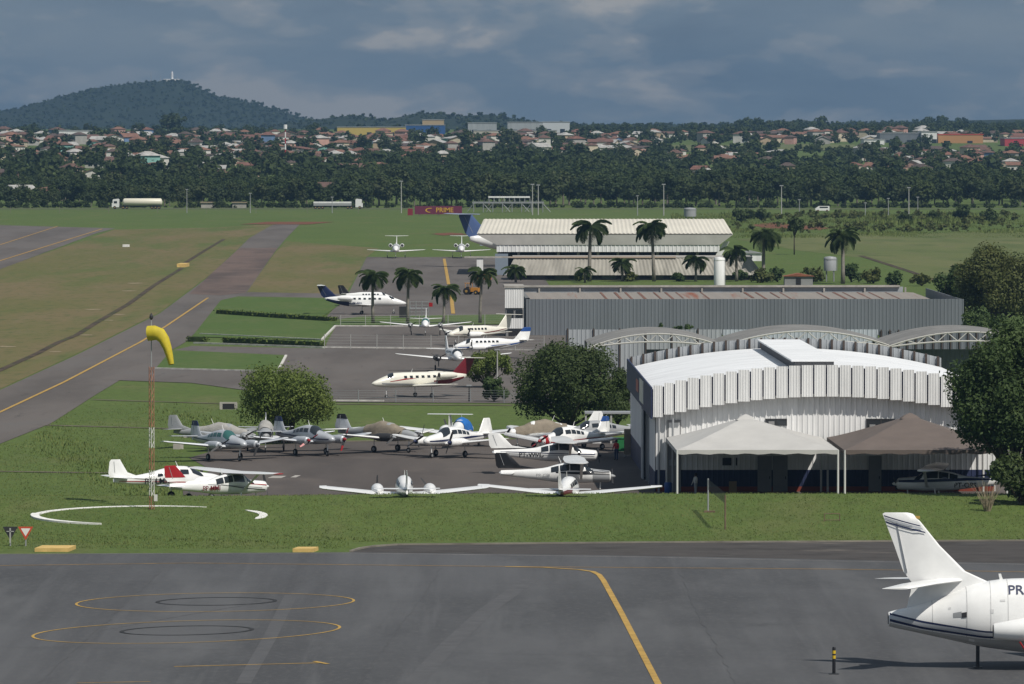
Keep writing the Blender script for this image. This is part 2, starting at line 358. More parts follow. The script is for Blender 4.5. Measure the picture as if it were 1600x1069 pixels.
line([(790, 886.4), (850, 887.5), (905, 891), (926, 894), (936, 899), (943, 908), (970, 957), (1028, 1069), (1060, 1132), (1120, 1260)], 0.36, YPAINT, 0.045, label='bold yellow guide line curving on the apron')
line([(272, 1042.5), (503, 1036.5)], 0.22, YPAINT, 0.035, label='short yellow line with square end')
line([(498, 1036.7), (506, 1036.4)], 1.9, YPAINT, 0.045, name='line_end_mark', label='yellow square at the line end')
line([(120, 1068), (235, 1066)], 0.2, YFADE, 0.035, label='faint yellow line at the apron corner')
line([(-200, 867), (545, 865), (700, 867), (1000, 871), (1280, 877), (1600, 882.5), (1800, 885)], 0.12, mat('worn white', (0.3, 0.29, 0.27), 0.9, var=0.4, scale=0.5), 0.035, label='worn pale line beside the shoulder')
ribbon('kerb', [(548, 862.5), (562, 858), (585, 854.5), (620, 852), (1000, 848.7), (1600, 845.7), (1900, 844.5)], 0.2, mat('dull kerb', (0.2, 0.18, 0.155), 0.95, var=0.3, scale=0.4), 0.01, 'low concrete kerb between grass and shoulder', height=0.1, follow=True)
def ring(cx, cy, rx, ry, tilt, width, m, lift, label, name='painted_ring'):
    P = []
    for i in range(65):
        a = 2 * math.pi * i / 64; x = rx * math.cos(a); y = ry * math.sin(a)
        P.append((cx + x, cy + y - x * tilt))
    return line(P, width, m, lift, name, label)
ring(336, 942, 217, 14.5, 0.013, 0.16, YPAINT, 0.04, 'yellow painted ring, the one farther from the camera')
ring(291, 988, 240, 17, 0.03, 0.17, YPAINT, 0.04, 'yellow painted ring, the one nearer the camera')
BRING = mat('faded black paint', (0.025, 0.025, 0.026), 0.9, var=0.4, scale=0.6)
ring(338, 940.5, 92, 6, 0.013, 0.25, BRING, 0.04, 'faint black ring inside the farther yellow ring')
ring(292, 986, 102, 7, 0.02, 0.25, BRING, 0.04, 'faint black ring inside the nearer yellow ring')
# white kerbs round the lawns
for p, t_ in (([(243, 577), (434, 582)], 'white kerb below the grass island'), ([(434, 582), (447, 557)], 'white kerb at the island end'),
              ([(303, 537), (505, 544), (700, 546), (865, 549)], 'long white kerb along the apron road'), ([(313, 523), (503, 532)], 'white kerb under the lawn'),
              ([(503, 532), (524, 510.5)], 'white kerb at the lawn corner'), ([(524, 510.5), (805, 511)], 'white kerb along the palm strip'), ([(520, 627.5), (600, 628)], 'white kerb of the middle apron')):
    ribbon('kerb', p, 0.3, KERBW, 0.05, t_, height=0.16)
# soil patches in the fields
for px, py, r, t_ in ((770, 384, 5, 'red earth heap'), (1215, 352, 9, 'red earth patch'), (1265, 355, 8, 'red earth patch')):
    pass
def blobsheet(px, py, rx, ry, m, lift, name, label):
    c = G(px, py); P = []
    for i in range(18):
        a = 2 * math.pi * i / 18; k = random.uniform(0.7, 1.15); P.append((c.x + rx*k*math.cos(a), c.y + ry*k*math.sin(a), 0))
    return sheet(name, P, m, lift, label, pixel=False)
blobsheet(700, 366, 5, 22, SOIL, 0.06, 'soil_patch', 'reddish bare patch in far field')
blobsheet(1215, 353, 8, 60, SOIL, 0.06, 'soil_patch', 'red earth patch right of the white-roofed building')
blobsheet(1266, 356, 5, 40, SOIL, 0.06, 'soil_patch', 'red earth patch beside the lone tree')
for px, py, rx, ry in ((212, 443, 2.2, 6), (200, 455, 2, 5), (145, 484, 2, 5), (186, 492, 1.5, 4), (134, 524, 1.6, 4), (10, 542, 2, 4), (88, 550, 1.2, 3), (170, 501, 1.2, 3)):
    blobsheet(px, py, rx * 0.7, ry * 0.5, mat('bare sandy patch', (0.26, 0.21, 0.13), 0.95, var=0.2), 0.05, 'sand_patch', 'pale sandy patch in the infield')

# grass blades: bank in front of the parked aircraft and rough verges
BLADE = layered('grass blades', (0.12, 0.155, 0.042), [((0.16, 0.18, 0.06), 0.5, (1, 0.4, 1), 0.45, 0.7), ((0.095, 0.13, 0.03), 0.12, (1, 0.4, 1), 0.42, 0.66), ((0.2, 0.185, 0.085), 0.22, (1, 0.5, 1), 0.58, 0.76)], rough=0.8)
def blades(name, n, sampler, h0, h1, label):
    V = np.zeros((n, 3, 3), np.float32)
    for i in range(n):
        X, Y, k = sampler(); z = gz(X, Y); h = random.uniform(h0, h1) * k; a = random.uniform(0, math.pi); wd = 0.035 + 0.1 * h
        dx, dy = math.cos(a) * wd, math.sin(a) * wd
        V[i] = ((X - dx, Y - dy, z - 0.01), (X + dx, Y + dy, z - 0.01), (X + random.uniform(-.5, .5)*h, Y + random.uniform(-.5, .5)*h, z + h))
    o = link(name, npmesh(name, V.reshape(-1, 3), np.arange(3*n).reshape(-1, 3), BLADE)); return tag(o, label, 'grass', kind='stuff')
def s_bank():
    while True:
        Y = random.uniform(437, 483); X = random.uniform(-48, 48) 
        px = CX + X / Y * FOC
        lim = 450 - (0 if px < 545 else 0) 
        edge = 436 if px < 545 else 444 + 2.5 * (px - 545) / 1055
        if Y < edge: continue
        k = 1.0
        if px < 620: k += 1.2 * max(0, math.sin(X * 0.5 + Y) * math.exp(-((Y - 447) / 5) ** 2))
        return X, Y, k
blades('grass', 70000, s_bank, 0.03, 0.1, 'short green grass on the bank before the parked aircraft')
def s_verge():
    while True:
        px = random.uniform(-20, 560); py = random.uniform(628, 775)
        if px > 285 and py > 694: continue
        if random.random() < sstep(380, 560, px) or random.random() > sstep(622, 660, py): continue
        p = G(px, py)
        if px < 80 + (662 - py) * 1.5 and py < 694: continue
        k = 1.0 + 1.4 * max(0, math.sin(p.x * 0.35 + p.y * 0.06) + 0.3 * math.sin(p.y * 0.31 + p.x))
        return p.x, p.y, k
blades('grass', 16000, s_verge, 0.04, 0.12, 'rough long grass beside the ditch and windsock')
def s_far():
    px = random.uniform(1050, 1640); py = random.uniform(335, 372); p = G(px, py); k = 0.4 + 1.6 * sstep(0.35, 0.95, 0.5 + 0.5 * math.sin(p.x * .13 + 2 * math.sin(p.y * .02)) * math.sin(p.y * .035 + p.x * .05)); return p.x, p.y, k * (1.5 if py < 352 else .7)
blades('grass', 45000, s_far, 0.25, 0.7, 'tall pale grass in the far field on the right')

# tyre marks and crack filler on the near apron
TYRE = mat('tyre rubber marks', (0.08, 0.08, 0.083), .9, var=.14, scale=.8); FILL = mat('crack filler', (.065, .065, .067), .8)
for pts, w_ in (([(640, 1075), (700, 1010), (760, 955), (830, 905)], 1.1), ([(380, 1069), (420, 1000), (455, 930)], .8), ([(160, 985), (300, 960), (420, 940)], .25)):
    ribbon('tyre_mark', pts, w_, TYRE, .027, 'dark tyre mark on the near apron')
for pts in ([(0, 913), (300, 909), (700, 911), (1200, 918), (1600, 925)], [(1060, 886), (1090, 960), (1150, 1069)], [(690, 888), (640, 960), (560, 1069)], [(260, 884), (180, 960), (60, 1069)], [(0, 1012), (400, 1016), (900, 1024), (1300, 1032)]):
    q = []
    for i, p in enumerate(resample([G(*p) for p in pts], 2.0)): q.append((p.x + random.uniform(-.12, .12), p.y + random.uniform(-.12, .12), 0))
    ribbon('apron_seam', q, .035, FILL, .031, 'dark filled seam in the near apron', pixel=False, step=2)
# ------------------------------------------------------------------ buildings
DIRZ = math.atan((CX - 631) / FOC)
WSHEET = mat('white corrugated sheet', (0.72, 0.72, 0.715), 0.5, var=0.11, scale=1.1, stretch=(1, 1, 0.12), spec=0.4)
GSHEET = mat('grey corrugated sheet', (0.15, 0.165, 0.185), 0.55, var=0.1, scale=0.35, stretch=(1, 1, 0.1))
GSHEET2 = mat('pale grey sheet', (0.33, 0.35, 0.37), 0.55, var=0.12, scale=0.4, stretch=(1, 1, 0.1))
ROOFW = mat('white painted roof', (0.78, 0.79, 0.8), 0.55, var=0.09, scale=0.5, stretch=(0.4, 1, 1))
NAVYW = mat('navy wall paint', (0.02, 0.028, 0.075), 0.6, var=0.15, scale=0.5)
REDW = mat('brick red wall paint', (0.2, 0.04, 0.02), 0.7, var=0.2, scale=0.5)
GREYW = mat('grey wall', (0.24, 0.24, 0.24), 0.8, var=0.15, scale=0.4)
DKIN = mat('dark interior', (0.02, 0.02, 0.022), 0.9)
BEIGE = mat('beige roof sheet', (0.66, 0.62, 0.53), 0.6, var=0.07, scale=0.15, stretch=(1, 0.2, 1))
SOFFIT = mat('grey soffit', (0.58, 0.56, 0.53), 0.8, var=0.1, scale=0.3)
CONCW = mat('weathered concrete wall', (0.36, 0.34, 0.3), 0.9, var=0.22, scale=0.5, stretch=(1, 1, 0.12))
WGREY = mat('grey tent fabric', (0.47, 0.46, 0.44), 0.75, var=0.06, scale=0.5)
WBROWN = mat('brown tent fabric', (0.13, 0.104, 0.09), 0.8, var=0.1, scale=0.5)
RUST = mat('rust streaks', (0.25, 0.225, 0.2), 0.85, col2=(0.22, 0.08, 0.045), scale=0.25, stretch=(1.6, 0.05, 1), lo=0.28, hi=0.4)
VAULT = mat('weathered vault sheet', (0.2, 0.195, 0.185), 0.8, var=0.18, scale=0.4)
BPOST = mat('brown posts', (0.06, 0.045, 0.038), 0.8)
def corr(b, x0, x1, y, zb, zt, pitch=0.35, depth=0.05, plane='y'):
    """ribbed sheet facing -y (or -x / up); zb and zt are numbers or functions of x."""
    fb = zb if callable(zb) else (lambda x: zb); ft = zt if callable(zt) else (lambda x: zt)
    n = max(1, round((x1 - x0) / pitch)); p = (x1 - x0) / n; pts = []
    for i in range(n):
        a = x0 + i * p
        pts += [(a, 0), (a + p * 0.55, 0), (a + p * 0.7, -depth), (a + p * 0.85, -depth)]
    pts.append((x1, 0))
    rings = []
    for x, d in pts:
        if plane == 'y': rings.append([(x, y + d, fb(x)), (x, y + d, ft(x))])
        else: rings.append([(y + d, x, fb(x)), (y + d, x, ft(x))])
    return b.loft(rings, closed=False)
# ---- arched hangar in front
D1 = 505.0
def bx(name, parent, m, *a): return MB().box(*a).build(name, m, parent)
p0 = at(1018.8, 606, D1)
hg = thing('arched_hangar', 'white arched-roof hangar with stepped fascia panels behind the two tents', 'hangar', (p0.x, D1, 0.03), DIRZ)
HW = 27.4; HD = 54.0; ZE = p0.z; RISE = zat(572, D1) - ZE; PH = 2.5
def arch(x): u = (x - HW / 2) / (HW / 2); return ZE + RISE * (1 - u * u)
npan = 27; pw = HW / npan
edges = [0.0]
while edges[-1] < HW - 0.3: edges.append(edges[-1] + (0.86 if len(edges) < 3 else 1.0))
for i in range(len(edges) - 1):
    a, c = edges[i], min(edges[i+1], HW)
    zt = arch((a + c) / 2) + 0.08; off = 0.0
    b = MB(); corr(b, a + 0.06, c - 0.06, -0.9, zt - PH, zt, 0.2, 0.035)
    b.box(a + 0.06, c - 0.06, -0.86, -0.8, zt - PH, zt - 0.01)
    b.build('fascia_panel', WSHEET, hg)
b = MB()
b.prism([(0, arch(0) - PH + 0.3)] + [(HW * i / 30, arch(HW * i / 30) - 0.12) for i in range(31)] + [(HW, arch(HW) - PH + .3)] + [(HW * i / 30, arch(HW * i / 30) - PH + 0.3) for i in range(29, 0, -1)], -0.78, -0.6, 'y')
b.build('fascia_backing', NAVYW, hg)
# front wall: ribbed white above, navy band and red base
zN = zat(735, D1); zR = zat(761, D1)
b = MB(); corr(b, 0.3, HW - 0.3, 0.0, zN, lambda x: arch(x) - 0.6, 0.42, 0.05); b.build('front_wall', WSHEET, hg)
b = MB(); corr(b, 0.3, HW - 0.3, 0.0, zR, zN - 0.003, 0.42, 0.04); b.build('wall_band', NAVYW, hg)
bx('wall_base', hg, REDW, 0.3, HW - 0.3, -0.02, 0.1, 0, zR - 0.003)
def hx(px): return (px - 1018.8) * D1 / FOC
for x0, x1, m, t_ in ((1184, 1206, GREYW, 'door'), (1208, 1231, GREYW, 'door'), (1358, 1378, GREYW, 'door')):
    d = bx('door', hg, m, hx(x0), hx(x1), -0.12, -0.06, 0, zat(713, D1)); bx('door_handle', d, DARK, hx(x1) - 0.2, hx(x1) - 0.12, -0.17, -0.12, 1.0, 1.2)
b = bx('door', hg, GREYW, hx(1043), hx(1064), -0.1, -0.06, 0, zat(657, D1)); 
bx('door_panel', b, WSHEET, hx(1045), hx(1062), -0.13, -0.1, zat(690, D1), zat(661, D1)); bx('door_panel', b, GSHEET2, hx(1046), hx(1056), -0.13, -0.1, zat(728, D1), zat(719, D1))
for x0, x1, y0, y1 in ((1196, 1230, 655, 666), (1354, 1399, 655, 671)):
    wn = bx('window', hg, GLASS, hx(x0), hx(x1), -0.09, -0.055, zat(y1, D1), zat(y0, D1))
    fr = MB()
    for q in (hx(x0), hx((x0+x1)/2), hx(x1) - 0.08): fr.box(q, q + 0.08, -0.12, -0.09, zat(y1, D1), zat(y0, D1))
    fr.box(hx(x0), hx(x1), -0.125, -0.122, zat(y0, D1) - 0.08, zat(y0, D1)); fr.build('window_frame', DARK, wn)
    bx('air_conditioner', wn, GREYW, hx(x0 + 5), hx(x0 + 14), -0.4, -0.13, zat(y1, D1), zat(y1, D1) + 0.35)
for px in (1129, 1150): bx('vent', hg, DARK, hx(px), hx(px + 14 if px == 1129 else px + 2), -0.08, -0.06, zat(728, D1), zat(716, D1))
# roof vault, with gentle sheet laps
b = MB(); ny = 12
b.loft([[(HW * i / 40, HD * j / ny * 1.0 - 0.6, arch(HW * i / 40) - 0.12 - (0.35 * sstep(0, 1, j / 2) if j < 2 else 0.35)) for i in range(41)] for j in range(ny + 1)], closed=False)
b.build('roof', ROOFW, hg, True)
rm = bx('roof_monitor', hg, ROOFW, 11.2, 14.9, 3.0, HD - 2, ZE + RISE + 0.2, ZE + RISE + 0.32)
bx('monitor_side', rm, mat('shade-coloured vent sides', (0.1, 0.1, 0.105), 0.8), 11.5, 14.6, 3.3, HD - 2.3, ZE + RISE - 0.8, ZE + RISE + 0.198)  # dark grey carries the shade beneath the monitor slab
# back parapet with posts
b = MB(); corr(b, 0, HW, HD, lambda x: arch(x) - 1.2, lambda x: arch(x) + 0.35, 0.45, 0.05); b.build('back_parapet', GSHEET2, hg)
for i in range(27):
    x = 0.3 + i * (HW - 0.6) / 26; bx('parapet_post', hg, BPOST, x - 0.09, x + 0.09, HD - 0.25, HD - 0.06, arch(x) - 0.8, arch(x) + 0.42)
# left side: blue eave board, wall sheets, openings
sf = MB(); sf.prism([(-0.9, ZE - PH + 0.05), (HD, ZE - 2.2), (HD, ZE + 0.3), (-0.9, ZE + 0.02)], -0.12, 0.0, 'x'); sf = sf.build('side_fascia', NAVYW, hg)
bx('emblem', sf, REDP, -0.15, -0.12, 26, 31, ZE - 1.5, ZE - 0.5); bx('emblem', sf, WHITE, -0.16, -0.12, 15, 23, ZE - 2.0, ZE - 0.15)
b = MB(); corr(b, 0.0, 11, 0.25, 1.6, ZE - 2.3, 0.42, 0.05, 'x'); b.build('side_wall', WSHEET, hg); b = MB(); corr(b, 21, HD, 0.25, 2.0, ZE - 2.2, 0.42, 0.05, 'x'); b.build('side_wall', WSHEET, hg)
bx('side_wall_base', hg, NAVYW, 0.22, 0.32, 0, 11, 0, 1.6); bx('side_wall_base', hg, NAVYW, 0.22, 0.32, 21, HD, 0, 2.0)
bx('door_opening', hg, DKIN, 0.6, 0.7, 11, 21, 0, ZE - 2.3)
for y in (11, 15.5, 21): bx('door_post', hg, GREYP, 0.1, 0.35, y - 0.15, y + 0.15, 0, ZE - 2.2)
bx('sliding_door', hg, GSHEET2, -0.1, 0.02, 17.5, 20.8, 0, ZE - 2.5)
for x in (0.5, 1.6): MB().tube((x, -1.1, 0), (x, -1.1, ZE - PH + (0.1 if x < 1 else 0.1)), 0.09).build('downpipe', GREYP, hg)
bx('back_wall', hg, GSHEET2, 0.3, HW - 0.3, HD - 0.3, HD - 0.1, 0, ZE - 0.6); bx('right_wall', hg, WSHEET, HW - 0.32, HW - 0.22, 0.05, HD - .32, 0, ZE - 0.4)

# ---- tents
def tent(name, label, xl, xr, yl, apexpx, d0, depth, fabric, ye, ya):
    a = at(xl, ye, d0); c = at(xr, ye, d0); W = c.x - a.x; ze = a.z; D = depth
    t = thing(name, label, 'tent', (a.x, d0, 0.03), DIRZ); ax = (apexpx - xl) * (d0 + 6) / FOC; ay = D * 0.5; za = zat(ya, d0 + ay)
    b = MB(); cs = [(0, 0), (W, 0), (W, D), (0, D)]; n = 10
    for k in range(4):
        p, q = cs[k], cs[(k + 1) % 4]; rings = []
        for i in range(9):
            f = i / 8; h = ze + (za - 0.35 - ze) * (f ** 1.12); rr = []
            for j in range(n + 1):
                u = j / n; x = p[0] + (q[0] - p[0]) * u; y = p[1] + (q[1] - p[1]) * u
                sag = -0.1 * math.sin(math.pi * u) * (1 - f) * math.sin(math.pi * min(1, f * 1.2 + .1))
                rr.append((x + (ax - x) * f * 0.93, y + (ay - y) * f * 0.93, h + sag))
            rings.append(rr)
        b.loft(rings, closed=False)
    b.build('canopy', fabric, t, True)
    v = MB()
    for k in range(4):
        p, q = cs[k], cs[(k + 1) % 4]
        v.loft([[(p[0] + (q[0]-p[0])*u, p[1] + (q[1]-p[1])*u, ze + 0.005), (p[0] + (q[0]-p[0])*u, p[1] + (q[1]-p[1])*u, ze - 0.3 - 0.05*math.sin(u*40))] for u in [i/24 for i in range(25)]], closed=False)
    v.build('valance', fabric, t)
    MB().loft([[(ax - r, ay - r, z), (ax + r, ay - r, z), (ax + r, ay + r, z), (ax - r, ay + r, z)] for r, z in ((0.75, za - 0.42), (0.5, za - 0.2), (0.06, za))]).build('cap', fabric, t)
    for k, (x, y) in enumerate(cs): MB().tube((x + (0.06 if x == 0 else -.06), y + (.06 if y == 0 else -.06), 0), (x + (0.06 if x == 0 else -.06), y + (.06 if y == 0 else -.06), ze), 0.08).build('post', mat('white post', (0.62, 0.62, 0.6), 0.5), t)
    return t
tent('canopy_tent', 'pale grey pyramid tent before the arched hangar', 1057, 1311, 693, 1175, 485, 19.75, WGREY, 704, 648)
tent('canopy_tent', 'brown pyramid tent before the hangar, partly under tree shade', 1319, 1575, 690, 1437, 485, 19.75, WBROWN, 704, 646)

# ---- three vaulted canopies with open trusses
def vault(x0, x1, yp, ye, d, label):
    a = at(x0, ye, d); W = (x1 - x0) * d / FOC; ze = a.z; rise = zat(yp, d) - ze
    t = thing('vaulted_canopy', label, 'canopy', (a.x, d, 0), DIRZ, 'vaulted canopies between the hangars'); D = 20
    z = lambda u, k=1.0: ze + rise * k * (1 - (2*u - 1) ** 2)
    b = MB(); b.loft([[(W*u, y, z(u)) for u in [i/24 for i in range(25)]] for y in (0, D/2, D)], closed=False); b.build('roof', VAULT, t, True)
    top = MB(); bot = MB(); br = MB(); n = 16
    P = [(W*i/n, 0.05, z(i/n) - 0.12) for i in range(n+1)]; Q = [(W*i/n, 0.05, ze - 0.15 + rise * 0.42 * (1 - (2*i/n - 1)**2)) for i in range(n+1)]
    wm = mat('pale truss steel', (0.5, 0.49, 0.46), 0.6)
    for i in range(n):
        top.tube(P[i], P[i+1], 0.09, n=6); bot.tube(Q[i], Q[i+1], 0.09, n=6)
        o = MB().tube(Q[i] if i % 2 else P[i], P[i+1] if i % 2 else Q[i+1], 0.06, n=6)
        if 0 < i < n - 1: o.build('truss_web', wm, t)
    top.build('top_chord', wm, t); bot.build('bottom_chord', wm, t)
    for x in (0.1, W - 0.1): [MB().box(x-.15, x+.15, y0, y0+.3, 0, ze).build('column', CONC, t) for y0 in (0, D-.3)]
    return t
vault(922, 1132, 520, 541, 690, 'vaulted canopy with open truss next to the dark round tree')
vault(1128, 1395, 516, 540, 690, 'vaulted canopy with open truss straight above the arched hangar')
vault(1385, 1640, 517, 541, 690, 'vaulted canopy with open truss running behind the right-hand tree')
def wallrun(name, label, px0, px1, pyt, d, m, thick=0.2, zb=0.0, posts=None, pstep=2.5):
    a = at(px0, pyt, d); W = (px1 - px0) * d / FOC
    t = thing(name, label, 'wall', (a.x, d, 0), DIRZ)
    b = MB(); corr(b, 0, W, 0, zb, a.z, 0.5, 0.06); b.build('sheet', m, t)
    bx('back_frame', t, BPOST, 0, W, 0.02, 0.08, a.z - 0.4, a.z - 0.25)
    if posts:
        x = 0.2
        while x < W: bx('post', t, posts, x - 0.07, x + 0.07, -0.2, -0.062, zb, a.z + 0.15); x += pstep
    return t
wallrun('sheet_wall', 'grey ribbed wall under the vaulted canopies', 1010, 1640, 546, 694, GSHEET)
wallrun('sheet_wall', 'grey sheet fence with brown posts between vaults and grey hangar', 884, 1128, 515, 735, GSHEET2, posts=BPOST, pstep=3.0)
wallrun('sheet_wall', 'pale sheet fence without posts behind the middle vault', 1130, 1372, 515, 735, mat('pale blue sheet', (0.42, 0.46, 0.5), 0.6, var=0.06))
wallrun('sheet_wall', 'grey sheet fence with brown posts reaching to the right trees', 1374, 1600, 517, 735, GSHEET, posts=BPOST, pstep=1.0)

# ---- long grey hangar
D2 = 880.0
a = at(822, 468, D2); W2 = 685 * D2 / FOC; Z2 = a.z
lg = thing('grey_hangar', 'long grey metal hangar with rust-streaked roof', 'hangar', (a.x, D2, 0.05), DIRZ)
b = MB(); corr(b, 0, W2, 0, 0, Z2, 0.5, 0.05); b.build('front_wall', GSHEET, lg)
b = MB(); corr(b, 0.1, 62, 0.02, 0, Z2 - 0.02, 0.55, 0.06, 'x'); b.build('side_wall', mat('dark side sheet', (0.12, 0.135, 0.15), 0.6, var=0.1), lg)
bx('right_wall', lg, GSHEET, W2 - 0.2, W2 - 0.05, 0.1, 62, 0, Z2 - 0.1)
zr0 = zat(470, D2 + 20) ; zr1 = zat(458, D2 + 62)
b = MB(); b.loft([[(1.5 + (W2 - 3) * i / 60, 14, zr0 - 0.4 + 0.06*(i % 2)) for i in range(61)], [(1.0 + (W2 - 3) * i / 60, 62, zr1 + 0.06*(i % 2)) for i in range(61)]], closed=False); b.build('roof', RUST, lg)
b = MB().box(-0.3, W2 - 3.5, 62.5, 62.8, 0, zat(449, D2 + 62)); b.build('back_wall', GSHEET2, lg)
b = MB().box(-1.2, W2 - 4, 62.1, 62.499, zat(449.5, D2 + 62), zat(446.5, D2 + 62)); b.build('parapet_cap', CONC, lg)
for i in range(10): bx('buttress', lg, CONC, 3 + i * 6.0, 3.25 + i * 6.0, 62.2, 62.49, zr1 - 0.2, zat(450, D2 + 62))
for i in range(22): bx('roof_flashing', lg, mat('rusty flashing', (0.2, 0.075, 0.045), 0.9, var=0.3, scale=1), 24 + i * 1.45 + random.uniform(-.3, .3), 24.3 + i * 1.45 + random.uniform(0, .35), 30, 61, interp(30, [(14, zr0 - .4), (62, zr1)]) - 0.2, zr1 + 0.1 - 0.09 * (i % 2)) if False else None
RF = mat('rusty strip', (0.17, 0.085, 0.06), 0.9, var=0.3, scale=1)
for i in range(24):
    x = 12 + i * 1.9 + random.uniform(-.5, .5); wd = random.uniform(0.15, 0.45)
    if random.random() < 0.25: continue
    y0 = random.uniform(20, 40); zz = lambda y: zr0 - 0.4 + (zr1 - zr0 + 0.4) * (y - 14) / 48 + 0.09
    MB().add([(x, y0, zz(y0)), (x + wd, y0, zz(y0)), (x + wd, 61.5, zz(61.5)), (x, 61.5, zz(61.5))], [(0, 1, 2, 3)]).build('roof_strip', RF, lg)
# white stair block at its left
a = at(789, 449, D2 - 4); sb = thing('stair_block', 'white and grey three-storey stair block beside the grey hangar', 'building', (a.x, D2 - 4, 0.05), DIRZ)
w_ = 30 * (D2 - 4) / FOC
zz = lambda py: zat(py, D2 - 4)
bx('core', sb, GREYW, 0.15, w_ - 0.05, 0.3, 8, 0, zz(451)); b = MB(); corr(b, 0, w_ - .1, 0.1, zz(482), zz(450), 0.3, 0.04); b.build('upper_cladding', WSHEET, sb)
b = MB(); corr(b, 0.1, w_ - .1, 0.1, zz(514), zz(498), 0.3, 0.04); b.build('lower_cladding', WSHEET, sb)
bx('window', sb, GLASS, 0.3, 1.2, 0.2, 0.29, zz(497), zz(485)); bx('window', sb, GLASS, 1.5, w_ - 0.2, 0.2, 0.29, zz(497), zz(485)); bx('roof_slab', sb, CONC, -0.1, w_, -0.05, 8.1, zz(450.5), zz(447))
bx('ground_opening', sb, DKIN, 0.5, w_ - 0.3, 0.25, 0.298, 0, zz(517))

# ---- white-roofed terminal hangar
D3 = 1234.0
k = D3 / FOC; a = at(745, 366, D3)
wr = thing('white_roofed_hangar', 'large hangar with flaring beige roof behind the palms', 'hangar', (a.x, D3, 0.05), 0)
W3 = 400 * k; ze = a.z; zt = zat(343, D3 + 45)
b = MB(); kk = (D3 + 45) / FOC; xl = 10 * kk - 0.6 + (745 - 800) * (kk - k); n = 120
xa = lambda px, dd: (px - 800) * dd / FOC - (745 - 800) * k
L0, R0 = xa(745, D3), xa(1145, D3); L1, R1 = xa(756, D3 + 45), xa(1131, D3 + 45)
b.loft([[(L0 + (R0-L0)*i/n, 0, ze + 0.1*(i % 2)) for i in range(n+1)], [(L1 + (R1-L1)*i/n, 45, zt + 0.1*(i % 2)) for i in range(n+1)]], closed=False)
b.build('roof', BEIGE, wr)
Ls, Rs = xa(776, D3 + 1.5), xa(1124, D3 + 1.5); zs = zat(383, D3 + 1.5)
b = MB(); b.loft([[(L0, 0, ze - 0.15), (R0, 0, ze - 0.15), (R1, 45, zt - 0.25), (L1, 45, zt - 0.25)], [(Ls, .45, zs), (Rs, .45, zs), (Rs, 40, zs), (Ls, 40, zs)]], cap=True); b.build('soffit', SOFFIT, wr)
b = MB(); corr(b, Ls, Rs, .62, zat(394, D3 + 1.5), zs, 0.8, 0.08); b.build('upper_cladding', WSHEET, wr)
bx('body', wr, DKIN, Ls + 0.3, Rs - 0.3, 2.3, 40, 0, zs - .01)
for i in range(12):
    x = Ls + 0.4 + i * (Rs - Ls - 0.8) / 11; bx('pillar', wr, CONC, x - 0.25, x + 0.25, 1.8, 2.29, 0, zat(395, D3 + 1.5))
for i in range(11):
    x = Ls + 0.9 + i * (Rs - Ls - 0.8) / 11; bx('window', wr, GLASS, x, x + 2.6, 2.1, 2.28, zat(410, D3 + 1.5), zat(397, D3 + 1.5))
MB().prism([(Rs, 3.0), (R0 - 0.6, ze - 1.5), (R0 - 1.6, ze - 1.5), (Rs - 1.2, 3.0)], 1.5, 2.1, 'y').build('corner_brace', WSHEET, wr)
bx('side_block', wr, mat('blue grey door', (0.2, 0.24, 0.29), 0.7), Ls - 0.3, Ls + 2.2, .1, 1.69, 0, zat(397, D3 + .4))
# low concrete building before it
D4 = 1195.0; ab = at(805, 404, D4)
lb = thing('low_concrete_building', 'low concrete building with sloping ribbed walls under the palms', 'building', (ab.x, D4, 0.05), 0)
W4 = 390 * D4 / FOC; z4 = ab.z
b = MB(); n = 130
Xl = lambda f: -0.2 - 1.6 * (1 - f); Xr = lambda f: 44.0 + 2.4 * (1 - f)
b.loft([[(Xl(f) + (Xr(f) - Xl(f)) * i / n, -1.3 * (1 - f) - (0.09 if i % 2 else 0), z4 * f + 0.9 * (1 - f)) for i in range(n + 1)] for f in (0, 1)], closed=False); b.build('sloping_wall', CONCW, lb)
bx('roof', lb, CONC, -0.5, 44.3, -0.1, 14, z4, z4 + 0.25); bx('roof_edge', lb, mat('terracotta edge', (0.42, 0.33, 0.26), 0.9), -1.0, 30, -0.3, -0.102, z4 + 0.05, z4 + 0.35)
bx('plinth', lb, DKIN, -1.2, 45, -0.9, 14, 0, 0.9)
bx('canopy', lb, CONC, -9.5, -0.8, 2.0, 3.0, z4 + 0.0, z4 + 0.3); bx('annex', lb, WSHEET, -7.2, -6.0, 2.2, 5, 0, z4 - 0.01)
bx('annex_wall', lb, mat('orange panel', (0.4, 0.16, 0.07), 0.8), -5.9, -4.4, 2.3, 2.5, 0, 1.4); bx('annex_pillar', lb, mat('red panel', (0.45, 0.05, 0.03), 0.8), -7.2, -6.6, 2.05, 2.19, 0, 0.9)
for i in range(9): bx('window', lb, GLASS, 3 + i * 4.4, 5.6 + i * 4.4, -1.0, -0.901, 0.25, 0.8)
